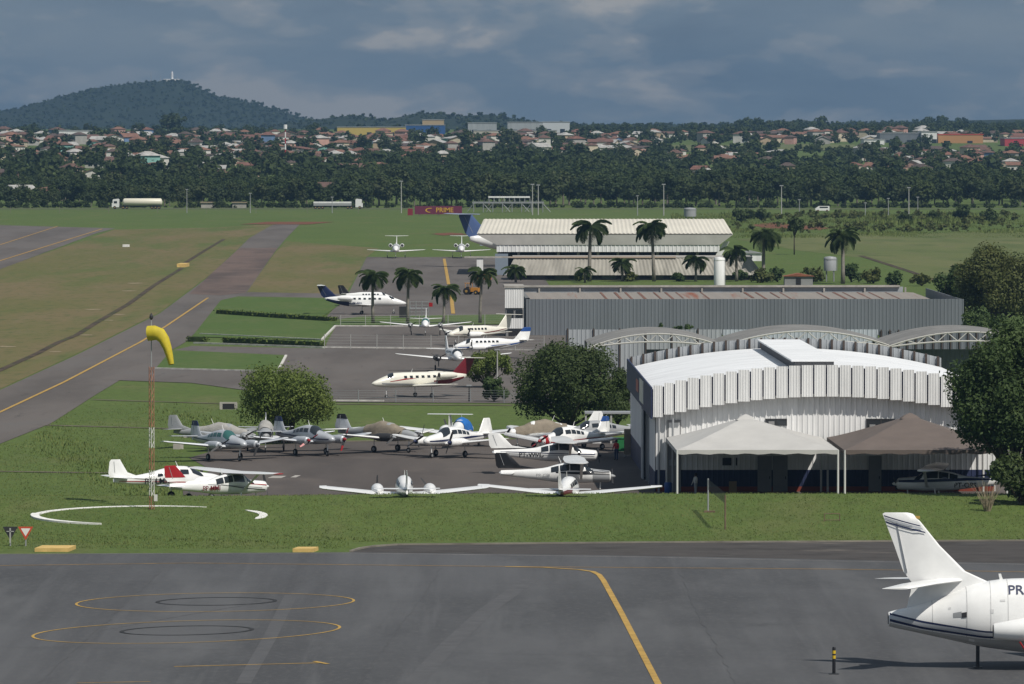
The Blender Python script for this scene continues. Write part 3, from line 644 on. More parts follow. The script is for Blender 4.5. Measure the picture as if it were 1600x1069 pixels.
# tanks
def tank(px, pyb, pyt, wpx, m, label, legs=0.0):
    p = G(px, pyb); d = p.y; r = wpx * d / FOC / 2; z = zat(pyt, d); t = thing('water_tank', label, 'tank', (p.x, d, 0.0))
    z0 = legs
    MB().lathe([(r, z0), (r, z), (r * 0.9, z + 0.15), (0.05, z + 0.3)], 20).build('shell', m, t, 'auto'); MB().lathe([(r * 1.04, z - 0.35), (r * 1.04, z - 0.2)], 20).build('band', m, t)
    if legs:
        for i in range(4):
            c, s = math.cos(i * math.pi / 2 + .7) * r * .8, math.sin(i * math.pi / 2 + .7) * r * .8; MB().tube((c, s, 0), (c, s, z0), 0.12).build('leg', STEEL, t)
    L = MB()
    for y in (-0.2, 0.2): L.tube((r + 0.12, y, z0), (r + 0.12, y, z), 0.03, n=5)
    L.build('ladder', STEEL, t)
tank(1124, 446, 404, 17, WSHEET, 'white cylindrical water tank behind the grey hangar roof')
tank(1297, 440, 403, 20, GREYP, 'grey cylindrical water tank beside a palm', 2.0)
tank(1078, 352, 326, 19, GREYP, 'grey round tank seen above the beige roof', 2.5)
def small_house(px, pyb, wpx, hpx, label, m, roofm, name='shed'):
    p = G(px, pyb); d = p.y; W = wpx * d / FOC; H_ = hpx * d / FOC
    t = thing(name, label, 'shed', (p.x, d, 0)); MB().box(-W/2, W/2, 0, W * .8, 0, H_).build('wall', m, t)
    MB().prism([(-W*.56, H_ + 0.003), (W*.56, H_ + 0.003), (0, H_ * 1.35)], -0.3, W * .8 + .3, 'y').build('roof', roofm, t); bx('door', t, DKIN, -0.5, 0.4, -0.06, -0.002, 0, min(2.0, H_ * .8))
small_house(1172, 408, 36, 12, 'small white shed right of the beige-roofed hangar', WSHEET, GREYP)
small_house(1248, 446, 44, 14, 'small hut with red roof beside the palms', GREYW, mat('red tile', (0.24, 0.09, 0.05), 0.9, var=0.2))
# ------------------------------------------------------------------ aircraft
def hermite(xs, ys, x):
    n = len(xs)
    for i in range(n - 1):
        if xs[i] >= x >= xs[i+1] or xs[i] <= x <= xs[i+1]: break
    x0, x1 = xs[i], xs[i+1]; h = x1 - x0
    def sl(j):
        if j <= 0 or j >= n - 1: return (ys[1]-ys[0])/(xs[1]-xs[0]) if j <= 0 else (ys[-1]-ys[-2])/(xs[-1]-xs[-2])
        a = (ys[j]-ys[j-1])/(xs[j]-xs[j-1]); b = (ys[j+1]-ys[j])/(xs[j+1]-xs[j])
        return 0 if a*b <= 0 else 2*a*b/(a+b)
    t = (x - x0)/h; m0, m1 = sl(i)*h, sl(i+1)*h
    return (2*t**3-3*t*t+1)*ys[i]+(t**3-2*t*t+t)*m0+(-2*t**3+3*t*t)*ys[i+1]+(t**3-t*t)*m1
class Fus:
    def __init__(s, st, ex=2.3): s.st = st; s.ex = ex; s.X = [p[0] for p in st]
    def sec(s, x): return [hermite(s.X, [p[k] for p in s.st], x) for k in (1, 2, 3)]
    def pt(s, x, a, off=0.0):
        zc, w_, h = s.sec(x); c, sn = math.cos(a), math.sin(a); e = 2 / s.ex
        return (x, (w_ + off) * math.copysign(abs(c) ** e, c), zc + (h + off) * math.copysign(abs(sn) ** e, sn))
    def ang(s, x, z):
        zc, w_, h = s.sec(x); t = max(-1, min(1, (z - zc) / h)); return math.asin(math.copysign(abs(t) ** (s.ex / 2), t))
    def mesh(s, n=26, k=20):
        xs = sorted(set([s.X[0] + (s.X[-1] - s.X[0]) * i / n for i in range(n + 1)] + s.X), reverse=True)
        return MB().loft([[s.pt(x, 2*math.pi*j/k) for j in range(k)] for x in xs])
    def patch(s, b, x0, x1, a0, a1, off=0.015, n=4, m=4, sides=(1, -1), shear=0.0):
        for sd in sides:
            g = [[s.pt(x0 + (x1-x0)*i/n + shear*(j/m - .5), (a0 + (a1-a0)*j/m) if sd > 0 else math.pi - (a0 + (a1-a0)*j/m), off) for j in range(m+1)] for i in range(n+1)]
            b.loft(g, closed=False)
        return b
    def zband(s, b, pts, off=0.012, sides=(1, -1), n=24):
        X = [p[0] for p in pts]
        for sd in sides:
            g = []
            for i in range(n + 1):
                x = X[0] + (X[-1] - X[0]) * i / n; x = max(min(s.X) + .05, min(max(s.X) - .05, x)); lo = interp(-x, [(-p[0], p[1]) for p in pts]) ; hi = interp(-x, [(-p[0], p[2]) for p in pts])
                r = []
                for j in range(4):
                    a = s.ang(x, lo + (hi - lo) * j / 3); r.append(s.pt(x, a if sd > 0 else math.pi - a, off))
                g.append(r)
            b.loft(g, closed=False)
        return b
AIRF = [(0, 0), (0.04, .38), (0.28, .55), (0.65, .36), (1, .02), (0.65, -.2), (0.28, -.4), (0.04, -.3)]
def surf(b, stations, vertical=False):
    rings = []
    for (x, y, z, c, th) in stations:
        rings.append([(x - u * c, y + (t * th * c if vertical else 0), z + (0 if vertical else t * th * c)) for u, t in AIRF])
    return b.loft(rings)
def wheel_parts(parent, x, y, ztop, r, wdt=0.14, legm=WHITE):
    MB().tube((x + 0.05, y, ztop), (x, y, r), 0.05, 0.045, 6).build('gear_leg', legm, parent)
    wh = MB().lathe([(r * .55, -wdt/2), (r * .92, -wdt/2), (r, -wdt/4), (r, wdt/4), (r * .92, wdt/2), (r * .55, wdt/2)], 14)
    wh.v = [(x + p[0], y + p[2], r + p[1]) for p in wh.v]; wo = wh.build('wheel', RUBBER, parent, 'auto')
    hb = MB().tube((x, y - wdt * .56, r), (x, y + wdt * .56, r), r * .5, n=10); hb.build('hub', STEEL, wo)
def propeller(parent, x, y, z, rad, blades, spin, ang=0.4, bm=DARK, tip=None):
    sp = MB().path([(x, y, z), (x + .12, y, z), (x + .26, y, z), (x + .36, y, z)], [0.15, .14, .09, .015], 10).build('propeller', spin, parent, True)
    for i in range(blades):
        a = ang + 2 * math.pi * i / blades; u = Vector((0, math.cos(a), math.sin(a))); v = Vector((0.6, -math.sin(a) * .8, math.cos(a) * .8)); c = Vector((x + .1, y, z))
        b = MB().loft([[c + u * r + v * wd * s1 + Vector((0.025 * s2, 0, 0)) for s1, s2 in ((-1, -1), (1, -1), (1, 1), (-1, 1))] for r, wd in ((.1, .05), (rad * .45, .085), (rad * .85, .07), (rad, .04))])
        o = b.build('blade', bm, sp)
        if tip: MB().loft([[c + u * r + v * wd * s1 * 1.06 + Vector((0.032 * s2, 0, 0)) for s1, s2 in ((-1, -1), (1, -1), (1, 1), (-1, 1))] for r, wd in ((rad * .55, .083), (rad * 1.01, .05))]).build('blade', tip, sp)
def text(parent, body, size, loc, rot, m, name='registration'):
    c = bpy.data.curves.new(name, 'FONT'); c.body = body; c.size = size; c.extrude = 0.004; c.offset = size * 0.012; c.resolution_u = 3; c.align_x = 'CENTER'; c.align_y = 'CENTER'
    o = bpy.data.objects.new(name, c); me = bpy.data.meshes.new_from_object(o); me.name = name; bpy.data.objects.remove(o); me.materials.clear(); me.materials.append(m)
    return link(name, me, parent, loc, rot)
SPEC = {}
SPEC['baron'] = dict(fus=[(3.3,1.38,.05,.06),(3.15,1.38,.24,.22),(2.5,1.42,.44,.4),(1.6,1.46,.55,.5),(1.2,1.5,.58,.56),(0.5,1.66,.6,.76),(-0.4,1.68,.6,.78),(-1.4,1.64,.55,.68),(-2.6,1.56,.4,.46),(-4.2,1.52,.2,.28),(-5.4,1.55,.06,.14)],
    wing=[(1.2,.3,1.12,2.4,.15),(1.05,1.6,1.2,2.1,.14),(.35,5.55,1.62,1.15,.12),(.2,5.75,1.66,.7,.1)], tail=[(-4.3,0,1.75,1.1,.1),(-4.75,2.3,1.8,.65,.1)],
    fin=[(-3.4,1.75,2.3,.08),(-4.0,1.95,1.8,.1),(-4.55,2.9,.95,.1),(-4.65,3.0,.75,.08)], nac=[(2.15,1.75,1.3,2.7,.36)], prop=(.98, 2), gear=[(2.35,0,1.2,.22),(-.15,1.5,1.1,.28),(-.15,-1.5,1.1,.28)],
    ws=(1.35,.45,.35,math.pi/2), win=[(.3,-.35),(-.45,-1.0),(-1.1,-1.6),(-1.72,-2.1)], wa=(.22,.72))
SPEC['seneca'] = dict(SPEC['baron'], nac=[(2.15,1.85,1.35,2.7,.46)], wing=[(1.1,.3,1.0,2.1,.2),(1.0,1.9,1.12,1.75,.22),(.85,5.7,1.55,1.5,.2),(.7,5.95,1.6,1.0,.16)], fin=[(-3.3,1.75,2.4,.08),(-4.3,2.1,1.5,.1),(-4.8,2.9,.9,.1),(-4.88,3.05,.7,.08)])
SPEC['tarrow'] = dict(SPEC['seneca'], tail=[(-4.7,0,3.05,.9,.1),(-4.8,2.0,3.05,.7,.1)])
SPEC['single'] = dict(SPEC['seneca'], nac=[], fus=[(2.75,1.3,.22,.24),(2.6,1.3,.4,.36),(1.8,1.32,.5,.46),(1.2,1.4,.56,.55),(.5,1.58,.58,.74),(-.4,1.6,.58,.76),(-1.4,1.55,.52,.66),(-2.8,1.48,.36,.42),(-4.2,1.45,.18,.26),(-5.2,1.5,.06,.14)], gear=[(1.9,0,1.1,.2),(-.1,1.5,1.0,.24),(-.1,-1.5,1.0,.24)])
SPEC['malibu'] = dict(SPEC['single'], wing=[(1.0,.3,1.0,1.9,.2),(.85,6.0,1.6,1.1,.2),(.7,6.5,1.66,.8,.15)], tail=[(-4.4,0,1.7,1.0,.1),(-4.6,2.15,1.72,.7,.1)])
SPEC['cessna'] = dict(fus=[(2.55,1.35,.3,.28),(2.45,1.35,.42,.4),(1.6,1.38,.52,.46),(1.05,1.4,.56,.52),(.55,1.58,.58,.72),(-.3,1.64,.58,.76),(-1.3,1.58,.52,.66),(-2.4,1.5,.38,.46),(-4.0,1.55,.22,.3),(-5.5,1.62,.06,.18)],
    wing=[(.8,0,2.42,1.65,.13),(.8,2.7,2.48,1.65,.13),(.5,5.3,2.56,1.15,.11),(.4,5.5,2.57,.8,.1)], tail=[(-4.5,0,1.62,1.15,.1),(-4.75,1.75,1.62,.75,.1)],
    fin=[(-2.9,1.95,2.8,.05),(-4.1,2.15,1.75,.09),(-4.95,3.0,1.0,.1),(-5.05,3.08,.8,.08)], nac=[], prop=(1.0, 2), gear=[(1.75,0,1.0,.2),(-.35,1.25,1.1,.23),(-.35,-1.25,1.1,.23)],
    ws=(1.15,.55,.38,math.pi/2), win=[(.45,-.45),(-.52,-1.2),(-1.28,-1.85)], wa=(.18,.95), strut=True)
SPEC['kingair'] = dict(fus=[(4.6,1.75,.06,.06),(4.4,1.75,.3,.28),(3.6,1.85,.52,.5),(2.9,1.95,.62,.64),(2.3,2.1,.68,.8),(1.0,2.1,.7,.84),(-2.0,2.1,.7,.84),(-3.5,2.15,.52,.62),(-5.3,2.3,.26,.34),(-6.4,2.4,.06,.14)],
    wing=[(1.3,.4,1.5,2.7,.16),(1.1,2.4,1.65,2.4,.15),(.2,7.4,2.2,1.1,.12),(0,7.7,2.25,.8,.1)], tail=[(-5.2,0,2.6,1.3,.1),(-5.7,2.7,2.7,.8,.1)],
    fin=[(-3.8,2.5,2.9,.07),(-4.6,2.8,2.2,.09),(-5.9,4.3,1.2,.1),(-6.0,4.4,.9,.08)], nac=[(3.0,2.5,1.75,3.6,.45)], prop=(1.15, 3), gear=[(3.3,0,1.5,.28),(-.3,2.4,1.5,.36),(-.3,-2.4,1.5,.36)],
    ws=(2.95,2.3,.35,math.pi/2), win=[(1.6-.62*i, 1.22-.62*i) for i in range(6)], wa=(.22,.6), sc=1)
SPEC['kingt'] = dict(SPEC['kingair'], tail=[(-6.0,0,4.4,1.2,.1),(-6.3,2.6,4.42,.8,.1)])
SPEC['jet'] = dict(fus=[(6.6,1.75,.05,.05),(6.3,1.75,.26,.24),(5.4,1.85,.52,.5),(4.5,1.98,.68,.7),(3.8,2.1,.76,.86),(2.0,2.12,.78,.88),(-2.0,2.12,.78,.88),(-3.8,2.2,.62,.7),(-5.4,2.35,.34,.42),(-6.4,2.45,.1,.18)],
    wing=[(1.4,.4,1.4,2.7,.14),(.9,2.2,1.5,2.2,.13),(-.7,6.0,1.72,.95,.11),(-.9,6.2,1.75,.7,.1)], tail=[(-6.3,0,4.55,1.3,.1),(-6.9,2.5,4.6,.75,.1)],
    fin=[(-3.9,2.6,2.6,.07),(-4.6,2.95,2.3,.1),(-6.1,4.4,1.45,.1),(-6.2,4.55,1.3,.09)], nac=[(-1.9,1.25,2.6,2.4,.42)], jet=True, prop=None, gear=[(4.6,0,1.5,.22),(-.5,1.9,1.4,.28),(-.5,-1.9,1.4,.28)],
    ws=(4.65,3.9,.42,math.pi/2), win=[(2.6-.8*i, 2.2-.8*i) for i in range(6)], wa=(.2,.55))
def plane(name, label, px, py, heading, kind, body=WHITE, wing=None, fin=None, stripe=None, fintip=None, wtip=None, glass=GLASS, reg=None, cover=None, spin=None, tip=None,
          belly=None, scale=1.0, z=None, cat='airplane', nose=None, loc=None, propang=0.5, spx=None, winglet=False, nacm=None, group=None, winn=None, pos=None, tipk=.68):
    s = SPEC[kind]; p = pos or G(px, py, 0.05)
    t = thing(name, label, cat, (p.x, p.y, 0.05 if z is None else z), R(heading), group); t.scale = (scale,) * 3
    wing = wing or body; F = Fus(s['fus'])
    if kind in ('baron', 'seneca', 'tarrow', 'single', 'malibu', 'cessna'): t.scale = (scale * 1.07,) * 3
    F.mesh().build('fuselage', body, t, True)
    for sd in (1, -1):
        surf(MB(), [(x, y * sd, zz, c, th) for x, y, zz, c, th in s['wing']]).build('wing', wing, t, 'auto')
        surf(MB(), [(x, y * sd, zz, c, th) for x, y, zz, c, th in s['tail']]).build('tailplane', wing, t, 'auto')
        st = s['wing']; x, y, zz, c, th = st[-2]; xa, ya, za, ca, tha = st[-1]
        if wtip: surf(MB(), [(x + .015, (y - .25) * sd, zz - .02, c * 1.03, th * 1.12), (xa + .015, (ya + .01) * sd, za, ca * 1.05, tha * 1.15)]).build('wing_tip', wtip, t)
        if winglet: surf(MB(), [(xa, ya * sd, za, ca, .1), (xa - .5, (ya + .25) * sd, za + .8, ca * .5, .1)]).build('winglet', body, t)
        ail = MB(); x1, y1, z1, c1, t1 = st[-2]; xm = [(a + b_) / 2 for a, b_ in zip(st[-3], st[-2])] if len(st) > 2 else st[-2]
        for (xx, yy, zz_, cc, tt) in ():
            pass
        for (nx, ny, nz, nl, nr) in s['nac']:
            nm = nacm or body
            if s.get('jet'):
                MB().path([(nx, ny*sd, nz), (nx-.15, ny*sd, nz), (nx-nl*.4, ny*sd, nz), (nx-nl*.8, ny*sd, nz), (nx-nl, ny*sd, nz)], [nr*.82, nr*.95, nr, nr*.85, nr*.6], 16).build('engine_nacelle', nm, t, 'auto')
                MB().tube((nx+.01, ny*sd, nz), (nx-.05, ny*sd, nz), nr*.72, n=14).build('intake', DARK, t)
                surf(MB(), [(nx-.3, .5*sd, nz-.05, nl*.6, .12), (nx-.3, (ny-nr*.8)*sd, nz, nl*.6, .12)]).build('pylon', body, t)
            else:
                pts = [(nx, ny*sd, nz), (nx-.08, ny*sd, nz), (nx-.6, ny*sd, nz), (nx-nl*.6, ny*sd, nz), (nx-nl, ny*sd, nz-.02)]
                MB().path(pts, [nr*.6, nr*.85, nr, nr*.9, nr*.15], 14).build('engine_nacelle', nm, t, 'auto')
                MB().tube((nx+.012, (ny+.0)*sd, nz-.02), (nx-.03, ny*sd, nz-.02), nr*.52, n=10).build('intake', DARK, t)
                propeller(t, nx, ny*sd, nz+.02, s['prop'][0], s['prop'][1], spin or body, propang + (0.7 if sd > 0 else 0), tip=tip)
    if not s['nac']:
        f0 = s['fus'][0]; propeller(t, f0[0], 0, f0[1], s['prop'][0], s['prop'][1], spin or body, propang, tip=tip)
    fn = surf(MB(), [(x, 0, zz, c, th) for x, zz, c, th in s['fin']], True).build('tail_fin', fin or body, t, 'auto')
    if fintip:
        (x0, z0, c0, h0), (x1, z1, c1, h1) = s['fin'][-2], s['fin'][-1]; xb, zb, cb, hb = s['fin'][-3]
        k = tipk; xm, zm, cm = xb + (x0-xb)*k, zb + (z0-zb)*k, cb + (c0-cb)*k
        surf(MB(), [(xm+.01, 0, zm, cm*1.02, .13), (x0+.01, 0, z0, c0*1.03, .125), (x1+.01, 0, z1+.01, c1*1.03, .11)], True).build('fin_tip', fintip, fn)
    # rudder and aileron seams
    xb, zb, cb, hb = s['fin'][1]; x0, z0, c0, h0 = s['fin'][-2]
    MB().loft([[(xb-cb*.66, y, zb), (x0-c0*.62, y, z0), (x0-c0*.62-.03, y, z0), (xb-cb*.66-.03, y, zb)] for y in (-.05, .05)]).build('rudder_seam', GREYP, fn)
    w0, w1, a0, a1 = s['ws']
    if not cover or cover[0] == 'tarp':
        F.patch(MB(), w0, w1, a0, a1, .014, 5, 6, shear=-.35).build('windshield', glass, t, True)
        for (xa, xb_) in (winn or s['win']): F.patch(MB(), xa, xb_, s['wa'][0], s['wa'][1], .014, 2, 3).build('window', glass, t, True)
    if cover:
        x0, x1, cm = cover[1], cover[2], cover[3]; b = MB(); rings = []
        for i in range(11):
            x = x1 + (x0 - x1) * i / 10; r = []
            for j in range(15):
                a = -.25 + (math.pi + .5) * j / 14; q = Vector(F.pt(x, a, .045 + .025 * math.sin(i * 2.1 + j))); q.z += .06 * math.sin(i * 1.3) * math.sin(a); r.append(q)
            rings.append(r)
        b.loft(rings, closed=False).build('cabin_cover', cm, t, True)
    if stripe:
        for m, pts in stripe: F.zband(MB(), pts).build('stripe', m, t, True)
    if belly: F.patch(MB(), belly[0], belly[1], -math.pi/2, belly[2], .012, 8, 6).build('belly_panel', belly[3], t, True)
    if nose: F.patch(MB(), s['fus'][1][0], nose[0], -math.pi/2, math.pi/2, .012, 6, 8).build('nose_panel', nose[1], t, True)
    for (gx, gy, gt, gr) in s['gear']: wheel_parts(t, gx, gy, gt, gr)
    if s.get('strut'):
        for sd in (1, -1): MB().loft([[(.45, .52*sd, 1.15), (.25, .52*sd, 1.15), (.25, .52*sd, 1.2), (.45, .52*sd, 1.2)], [(.4, 2.6*sd, 2.42), (.2, 2.6*sd, 2.42), (.2, 2.6*sd, 2.47), (.4, 2.6*sd, 2.47)]]).build('wing_strut', wing, t)
    if reg:
        for side in (-1, 1):
            body_, size, x, zt, m = reg; a = F.ang(x, zt); y = max(F.pt(x + dx, F.ang(x + dx, zt), 0)[1] for dx in (-.6, 0, .6)) + .03
            text(t, body_, size, (x, y * side, zt), (math.pi/2, 0, 0 if side < 0 else math.pi), m)
    MB().tube((s['fus'][5][0] - .8, 0, s['fus'][5][1] + s['fus'][5][3] - .05), (s['fus'][5][0] - 1.0, 0, s['fus'][5][1] + s['fus'][5][3] + .4), .03, .015, 5).build('antenna', WHITE, t)
    return t
def zb(F_k, lo, hi): return F_k
S2 = lambda m, z=1.42, h=.1: [(m, [(3.0, z - .05, z + .03), (1.5, z - .08, z + h - .08), (-2.5, z + .08, z + .08 + h), (-5.0, z + .16, z + .2)])]
# row of parked twins, left to right
plane('twin_propeller_plane', 'silver twin-propeller plane with green cabin glass, nose towards the camera', 352, 719, -58, 'baron', SILVER, stripe=S2(NAVY), fintip=NAVY, glass=GREENGLASS, wtip=WHITE, spin=SILVER)
plane('twin_propeller_plane', 'grey plane parked nose-on between the two silver twins', 415, 705, -88, 'baron', GREYP, wing=SILVER, cover=('full', -1.6, 1.4, GREYCOVER))
plane('covered_small_plane', 'small plane under rounded grey cover behind the leftmost silver twin', 352, 701, -20, 'single', GREYP, cover=('full', -2.6, 2.3, GREYCOVER), scale=.9)
plane('twin_propeller_plane', 'silver twin-propeller plane with red propellers beside the round tree', 487, 711, -55, 'baron', SILVER, stripe=S2(NAVY), fintip=NAVY, tip=REDP, spin=REDP, wtip=WHITE)
plane('covered_twin_plane', 'twin-propeller plane under brown canvas cover with black fin tip', 605, 706, -40, 'baron', GREYP, wing=WHITE, fin=SILVER, fintip=BLACKP, cover=('full', -2.2, 2.0, CANVAS), nacm=DARK)
plane('twin_propeller_plane', 'white and navy twin-propeller plane with nose turned left', 702, 714, -127, 'baron', WHITE, stripe=S2(NAVY, 1.4, .16), fin=WHITE, fintip=None, spin=NAVY, nacm=WHITE, wtip=WHITE)
plane('tee_tail_plane', 'small T-tailed plane with blue tarpaulin over its cabin', 723, 697, 78, 'tarrow', WHITE, cover=('full', -1.8, 1.6, TARP), scale=.95)
plane('covered_twin_plane', 'low-wing plane under beige canvas cover before the dark tree', 842, 701, -160, 'single', WHITE, cover=('full', -2.4, 2.2, CANVAS))
plane('low_wing_plane', 'white low-wing plane with red nose and blue fin tip', 880, 712, -132, 'single', WHITE, fintip=BLUEP, spin=REDP, nose=(2.2, REDP), tip=REDP, stripe=S2(REDP, 1.2, .08))
plane('grey_fin_plane', 'grey plane with a striped fin close to the hangar side', 925, 701, -150, 'single', GREYP, wing=WHITE)
plane('high_wing_plane', 'white high-wing plane lettered PT-WVD', 882, 739, 4, 'cessna', WHITE, stripe=S2(NAVY, 1.5, .06) + [(GREYP, [(2.3, 1.3, 1.34), (-2, 1.42, 1.46), (-5, 1.55, 1.58)])], reg=('PT-WVD', .52, -2.6, 1.42, BLACKP), spin=DARK)
plane('high_wing_plane', 'white high-wing plane with black tail fin and black cowling', 900, 773, 2, 'cessna', WHITE, fin=BLACKP, nose=(1.2, GREYP), stripe=[(BLACKP, [(2.45, 1.45, 1.7), (1.2, 1.5, 1.86), (.3, 1.5, 1.7), (-1.5, 1.62, 1.7)])], reg=('PR-CPL', .36, -2.4, 1.42, GREYP), spin=GREYP)
plane('low_wing_plane', 'white low-wing plane with dark red belly seen from behind', 889, 0, 82, 'malibu', WHITE, belly=(-1.8, -5.1, .25, MAROON), spin=WHITE, wtip=WHITE, stripe=S2(NAVY, 1.5, .05), pos=Vector((4.3, 481.0, 0)))
plane('twin_propeller_plane', 'white twin-propeller plane seen from behind with wings spread wide', 628, 0, 93, 'seneca', WHITE, spin=DARK, wtip=WHITE, pos=Vector((-8.1, 480.5, 0)), propang=.9, stripe=S2(NAVY, 1.5, .08))
plane('twin_propeller_plane', 'white low-wing plane with PR lettering behind the red-finned plane', 278, 0, 28, 'seneca', WHITE, stripe=S2(REDP, 1.3, .07) + [(BLACKP, [(2.6, 1.38, 1.42), (-2, 1.5, 1.55), (-5, 1.7, 1.74)])], reg=('PR-LMR', .6, -2.2, 1.42, BLACKP), pos=Vector((-25.5, 493.5, 0)), propang=1.5)
plane('high_wing_plane', 'white high-wing plane with red fin lettered PP-MMI near the windsock mast', 345, 0, 36, 'cessna', WHITE, fintip=REDP, tipk=.1, wtip=REDP, reg=('PP-MMI', .48, -2.3, 1.4, MAROON), stripe=[(BLACKP, [(2.3, 1.15, 1.2), (.5, 1.3, 1.36), (-1.5, 1.62, 1.66)]), (GREYP, [(2.0, 1.3, 1.33), (0, 1.48, 1.52), (-2.5, 1.66, 1.7)]), (REDP, [(2.4, 1.45, 1.52), (1.5, 1.55, 1.6), (.8, 1.6, 1.63)])], pos=Vector((-21.0, 484.6, 0)), propang=1.2)
plane('high_wing_plane', 'high-wing plane lettered PT-OPS in the shade under the brown tent', 1470, 0, 170, 'cessna', WHITE, stripe=S2(NAVY, 1.55, .2), fin=NAVY, reg=('PT-OPS', .5, -2.4, 1.3, BLACKP), pos=Vector((32.2, 489.5, 0)))
# middle apron
plane('business_jet', 'white business jet with dark blue tail on the lawn edge', 570, 491, 0, 'jet', WHITE, fin=NAVY, belly=(-2.5, -6.2, -.1, NAVY), stripe=[(NAVY, [(0, 1.5, 1.56), (-3, 1.65, 1.85), (-6, 2.2, 2.5)])], reg=('PR-BJN', .5, -1.2, 1.75, NAVY), scale=.96)
plane('propeller_plane', 'white propeller plane with black fin parked behind the business jet', 580, 478, 2, 'kingair', WHITE, fin=BLACKP, fintip=BLACKP, scale=.75)
plane('turboprop_plane', 'white turboprop seen nose-on beyond the mesh fence', 665, 524, -90, 'kingair', WHITE, glass=GREENGLASS, nacm=GREYP, scale=.82)
plane('turboprop_plane', 'cream turboprop with tall tail facing left', 740, 541, 220, 'kingt', CREAM, stripe=[(MAROON, [(4, 1.75, 1.79), (0, 1.75, 1.82), (-4, 2.05, 2.2), (-6, 2.38, 2.44)])], spin=DARK, nacm=WHITE, scale=.92, propang=.3)
plane('turboprop_plane', 'white and blue turboprop with lettered tail facing left', 757, 561, 203, 'kingair', WHITE, stripe=[(BLUEP, [(4.2, 1.6, 1.72), (0, 1.55, 1.9), (-4, 1.95, 2.15), (-6, 2.3, 2.42)])], fintip=BLUEP, nacm=WHITE, scale=.88, reg=('F', .3, -5.6, 2.4, BLACKP))
plane('turboprop_plane', 'white turboprop nose-on behind the leafy shrub', 709, 579, -80, 'kingair', WHITE, nacm=DARK, glass=GLASS, scale=.9)
plane('business_jet', 'white jet with maroon T-tail behind the wire fence', 656, 621, 212, 'jet', CREAM, fin=MAROON, belly=(-1.5, -6.0, -.1, MAROON), stripe=[(REDP, [(4.5, 1.95, 2.0), (2.5, 2.15, 2.3), (1, 2.3, 2.32)]), (GREYP, [(5.5, 1.7, 1.85), (0, 1.5, 1.6), (-2, 1.6, 1.9)])], scale=.9)
for px, label in ((619, 'small T-tailed jet nose-on at the far apron edge, the one farther left'), (721, 'small T-tailed jet nose-on at the far apron edge, close to the hangar')):
    plane('business_jet', label, px, 403, -90, 'jet', WHITE, glass=GREYP, scale=1.02, group='jets at the far apron edge')
plane('airliner', 'old airliner with blue T-tail rising behind the beige-roofed hangar', 800, 0, 32, 'jet', WHITE, fin=mat('airliner blue', (.07, .11, .24), .45), wing=mat('blue grey paint', (0.24, 0.28, 0.38), .5), scale=2.35, pos=Vector((4.2, 1312, 0)))
# small machines on the far apron
def wheel_at(parent, x, y, r, m=RUBBER, wdt=.3):
    wh = MB().lathe([(r*.5, -wdt/2), (r, -wdt/2), (r, wdt/2), (r*.5, wdt/2)], 14); wh.v = [(x + p[0], y + p[2], r + p[1]) for p in wh.v]; wo = wh.build('wheel', m, parent, 'auto')
    MB().tube((x, y - wdt*.55, r), (x, y + wdt*.55, r), r*.4, n=8).build('hub', YPAINT, wo)
p = G(738, 461); tr = thing('tow_tractor', 'yellow tow tractor parked near the palms', 'tractor', (p.x, p.y, .06), R(160))
YT = mat('tractor yellow', (.5, .22, .03), .5)
MB().box(-1.3, .1, -.6, .6, .5, 1.2).build('hood', YT, tr); MB().box(.1, 1.2, -.7, .7, .45, .9).build('chassis', DARK, tr); MB().prism([(.2, 1.9), (1.1, 1.9), (1.2, 2.0), (.1, 2.0)], -.7, .7, 'y').build('cab_roof', YT, tr)
for x, y in ((.22, -.65), (.22, .65), (1.05, -.65), (1.05, .65)): MB().tube((x, y, .9), (x, y, 1.9), .04).build('cab_post', YT, tr)
MB().box(.5, 1.0, -.3, .3, .9, 1.3).build('seat', DARK, tr)
for x, y, r in ((-.9, -.7, .38), (-.9, .7, .38), (.75, -.8, .6), (.75, .8, .6)): wheel_at(tr, x, y, r)
p = G(655, 498); gs = thing('maintenance_stand', 'grey scaffold maintenance stand behind the palm trunks', 'stand', (p.x, p.y, .1))
for x in (-1.4, -.5, .4, 1.4):
    for y in (0, 1.6): MB().tube((x, y, 0), (x, y, 2.5), .05, n=6).build('post', STEEL, gs)
for z_ in (.4, .9, 1.4, 1.9, 2.4): MB().tube((-1.4, 0, z_), (1.4, 0, z_), .04, n=6).build('rail', STEEL, gs)
bx('platform', gs, GREYP, -1.4, 1.4, .06, 1.55, 1.4, 1.48); bx('sign_board', gs, REDP, 1.45, 2.0, -.05, .02, 1.7, 2.3); bx('engine_box', gs, DARK, -3.0, -1.6, 0, 1.2, .1, 1.7)
# foreground jet, only its tail half stands in the picture
DF = 341.0; kf = DF / FOC
def fz(py): return zat(py, DF)
def fxx(px): return (px - 1389) * kf
o_ = at(1389, 1045, DF)
fj = thing('business_jet', 'large white jet with navy stripes and PR lettering cut by picture edge', 'airplane', (o_.x, DF, 0.02), 0)
prof = [(1388, 957, 979, 1.0), (1393, 955.5, 980.5, 1.0), (1440, 944, 990.5, .95), (1480, 930, 999, .9), (1520, 913, 1008, .84), (1560, 906, 1015, .74), (1600, 904, 1020, .68), (1700, 903, 1026, .64), (1850, 904, 1027, .63), (1960, 910, 1026, .64), (2010, 935, 1024, .7), (2060, 968, 1018, .8), (2090, 990, 1008, .9)]
FF = Fus([(-fxx(px), (fz(a)+fz(b_))/2, (fz(a)-fz(b_))/2*k_, (fz(a)-fz(b_))/2) for px, a, b_, k_ in prof][::-1], 2.15)
fr = bpy.data.objects.new('airframe', None)
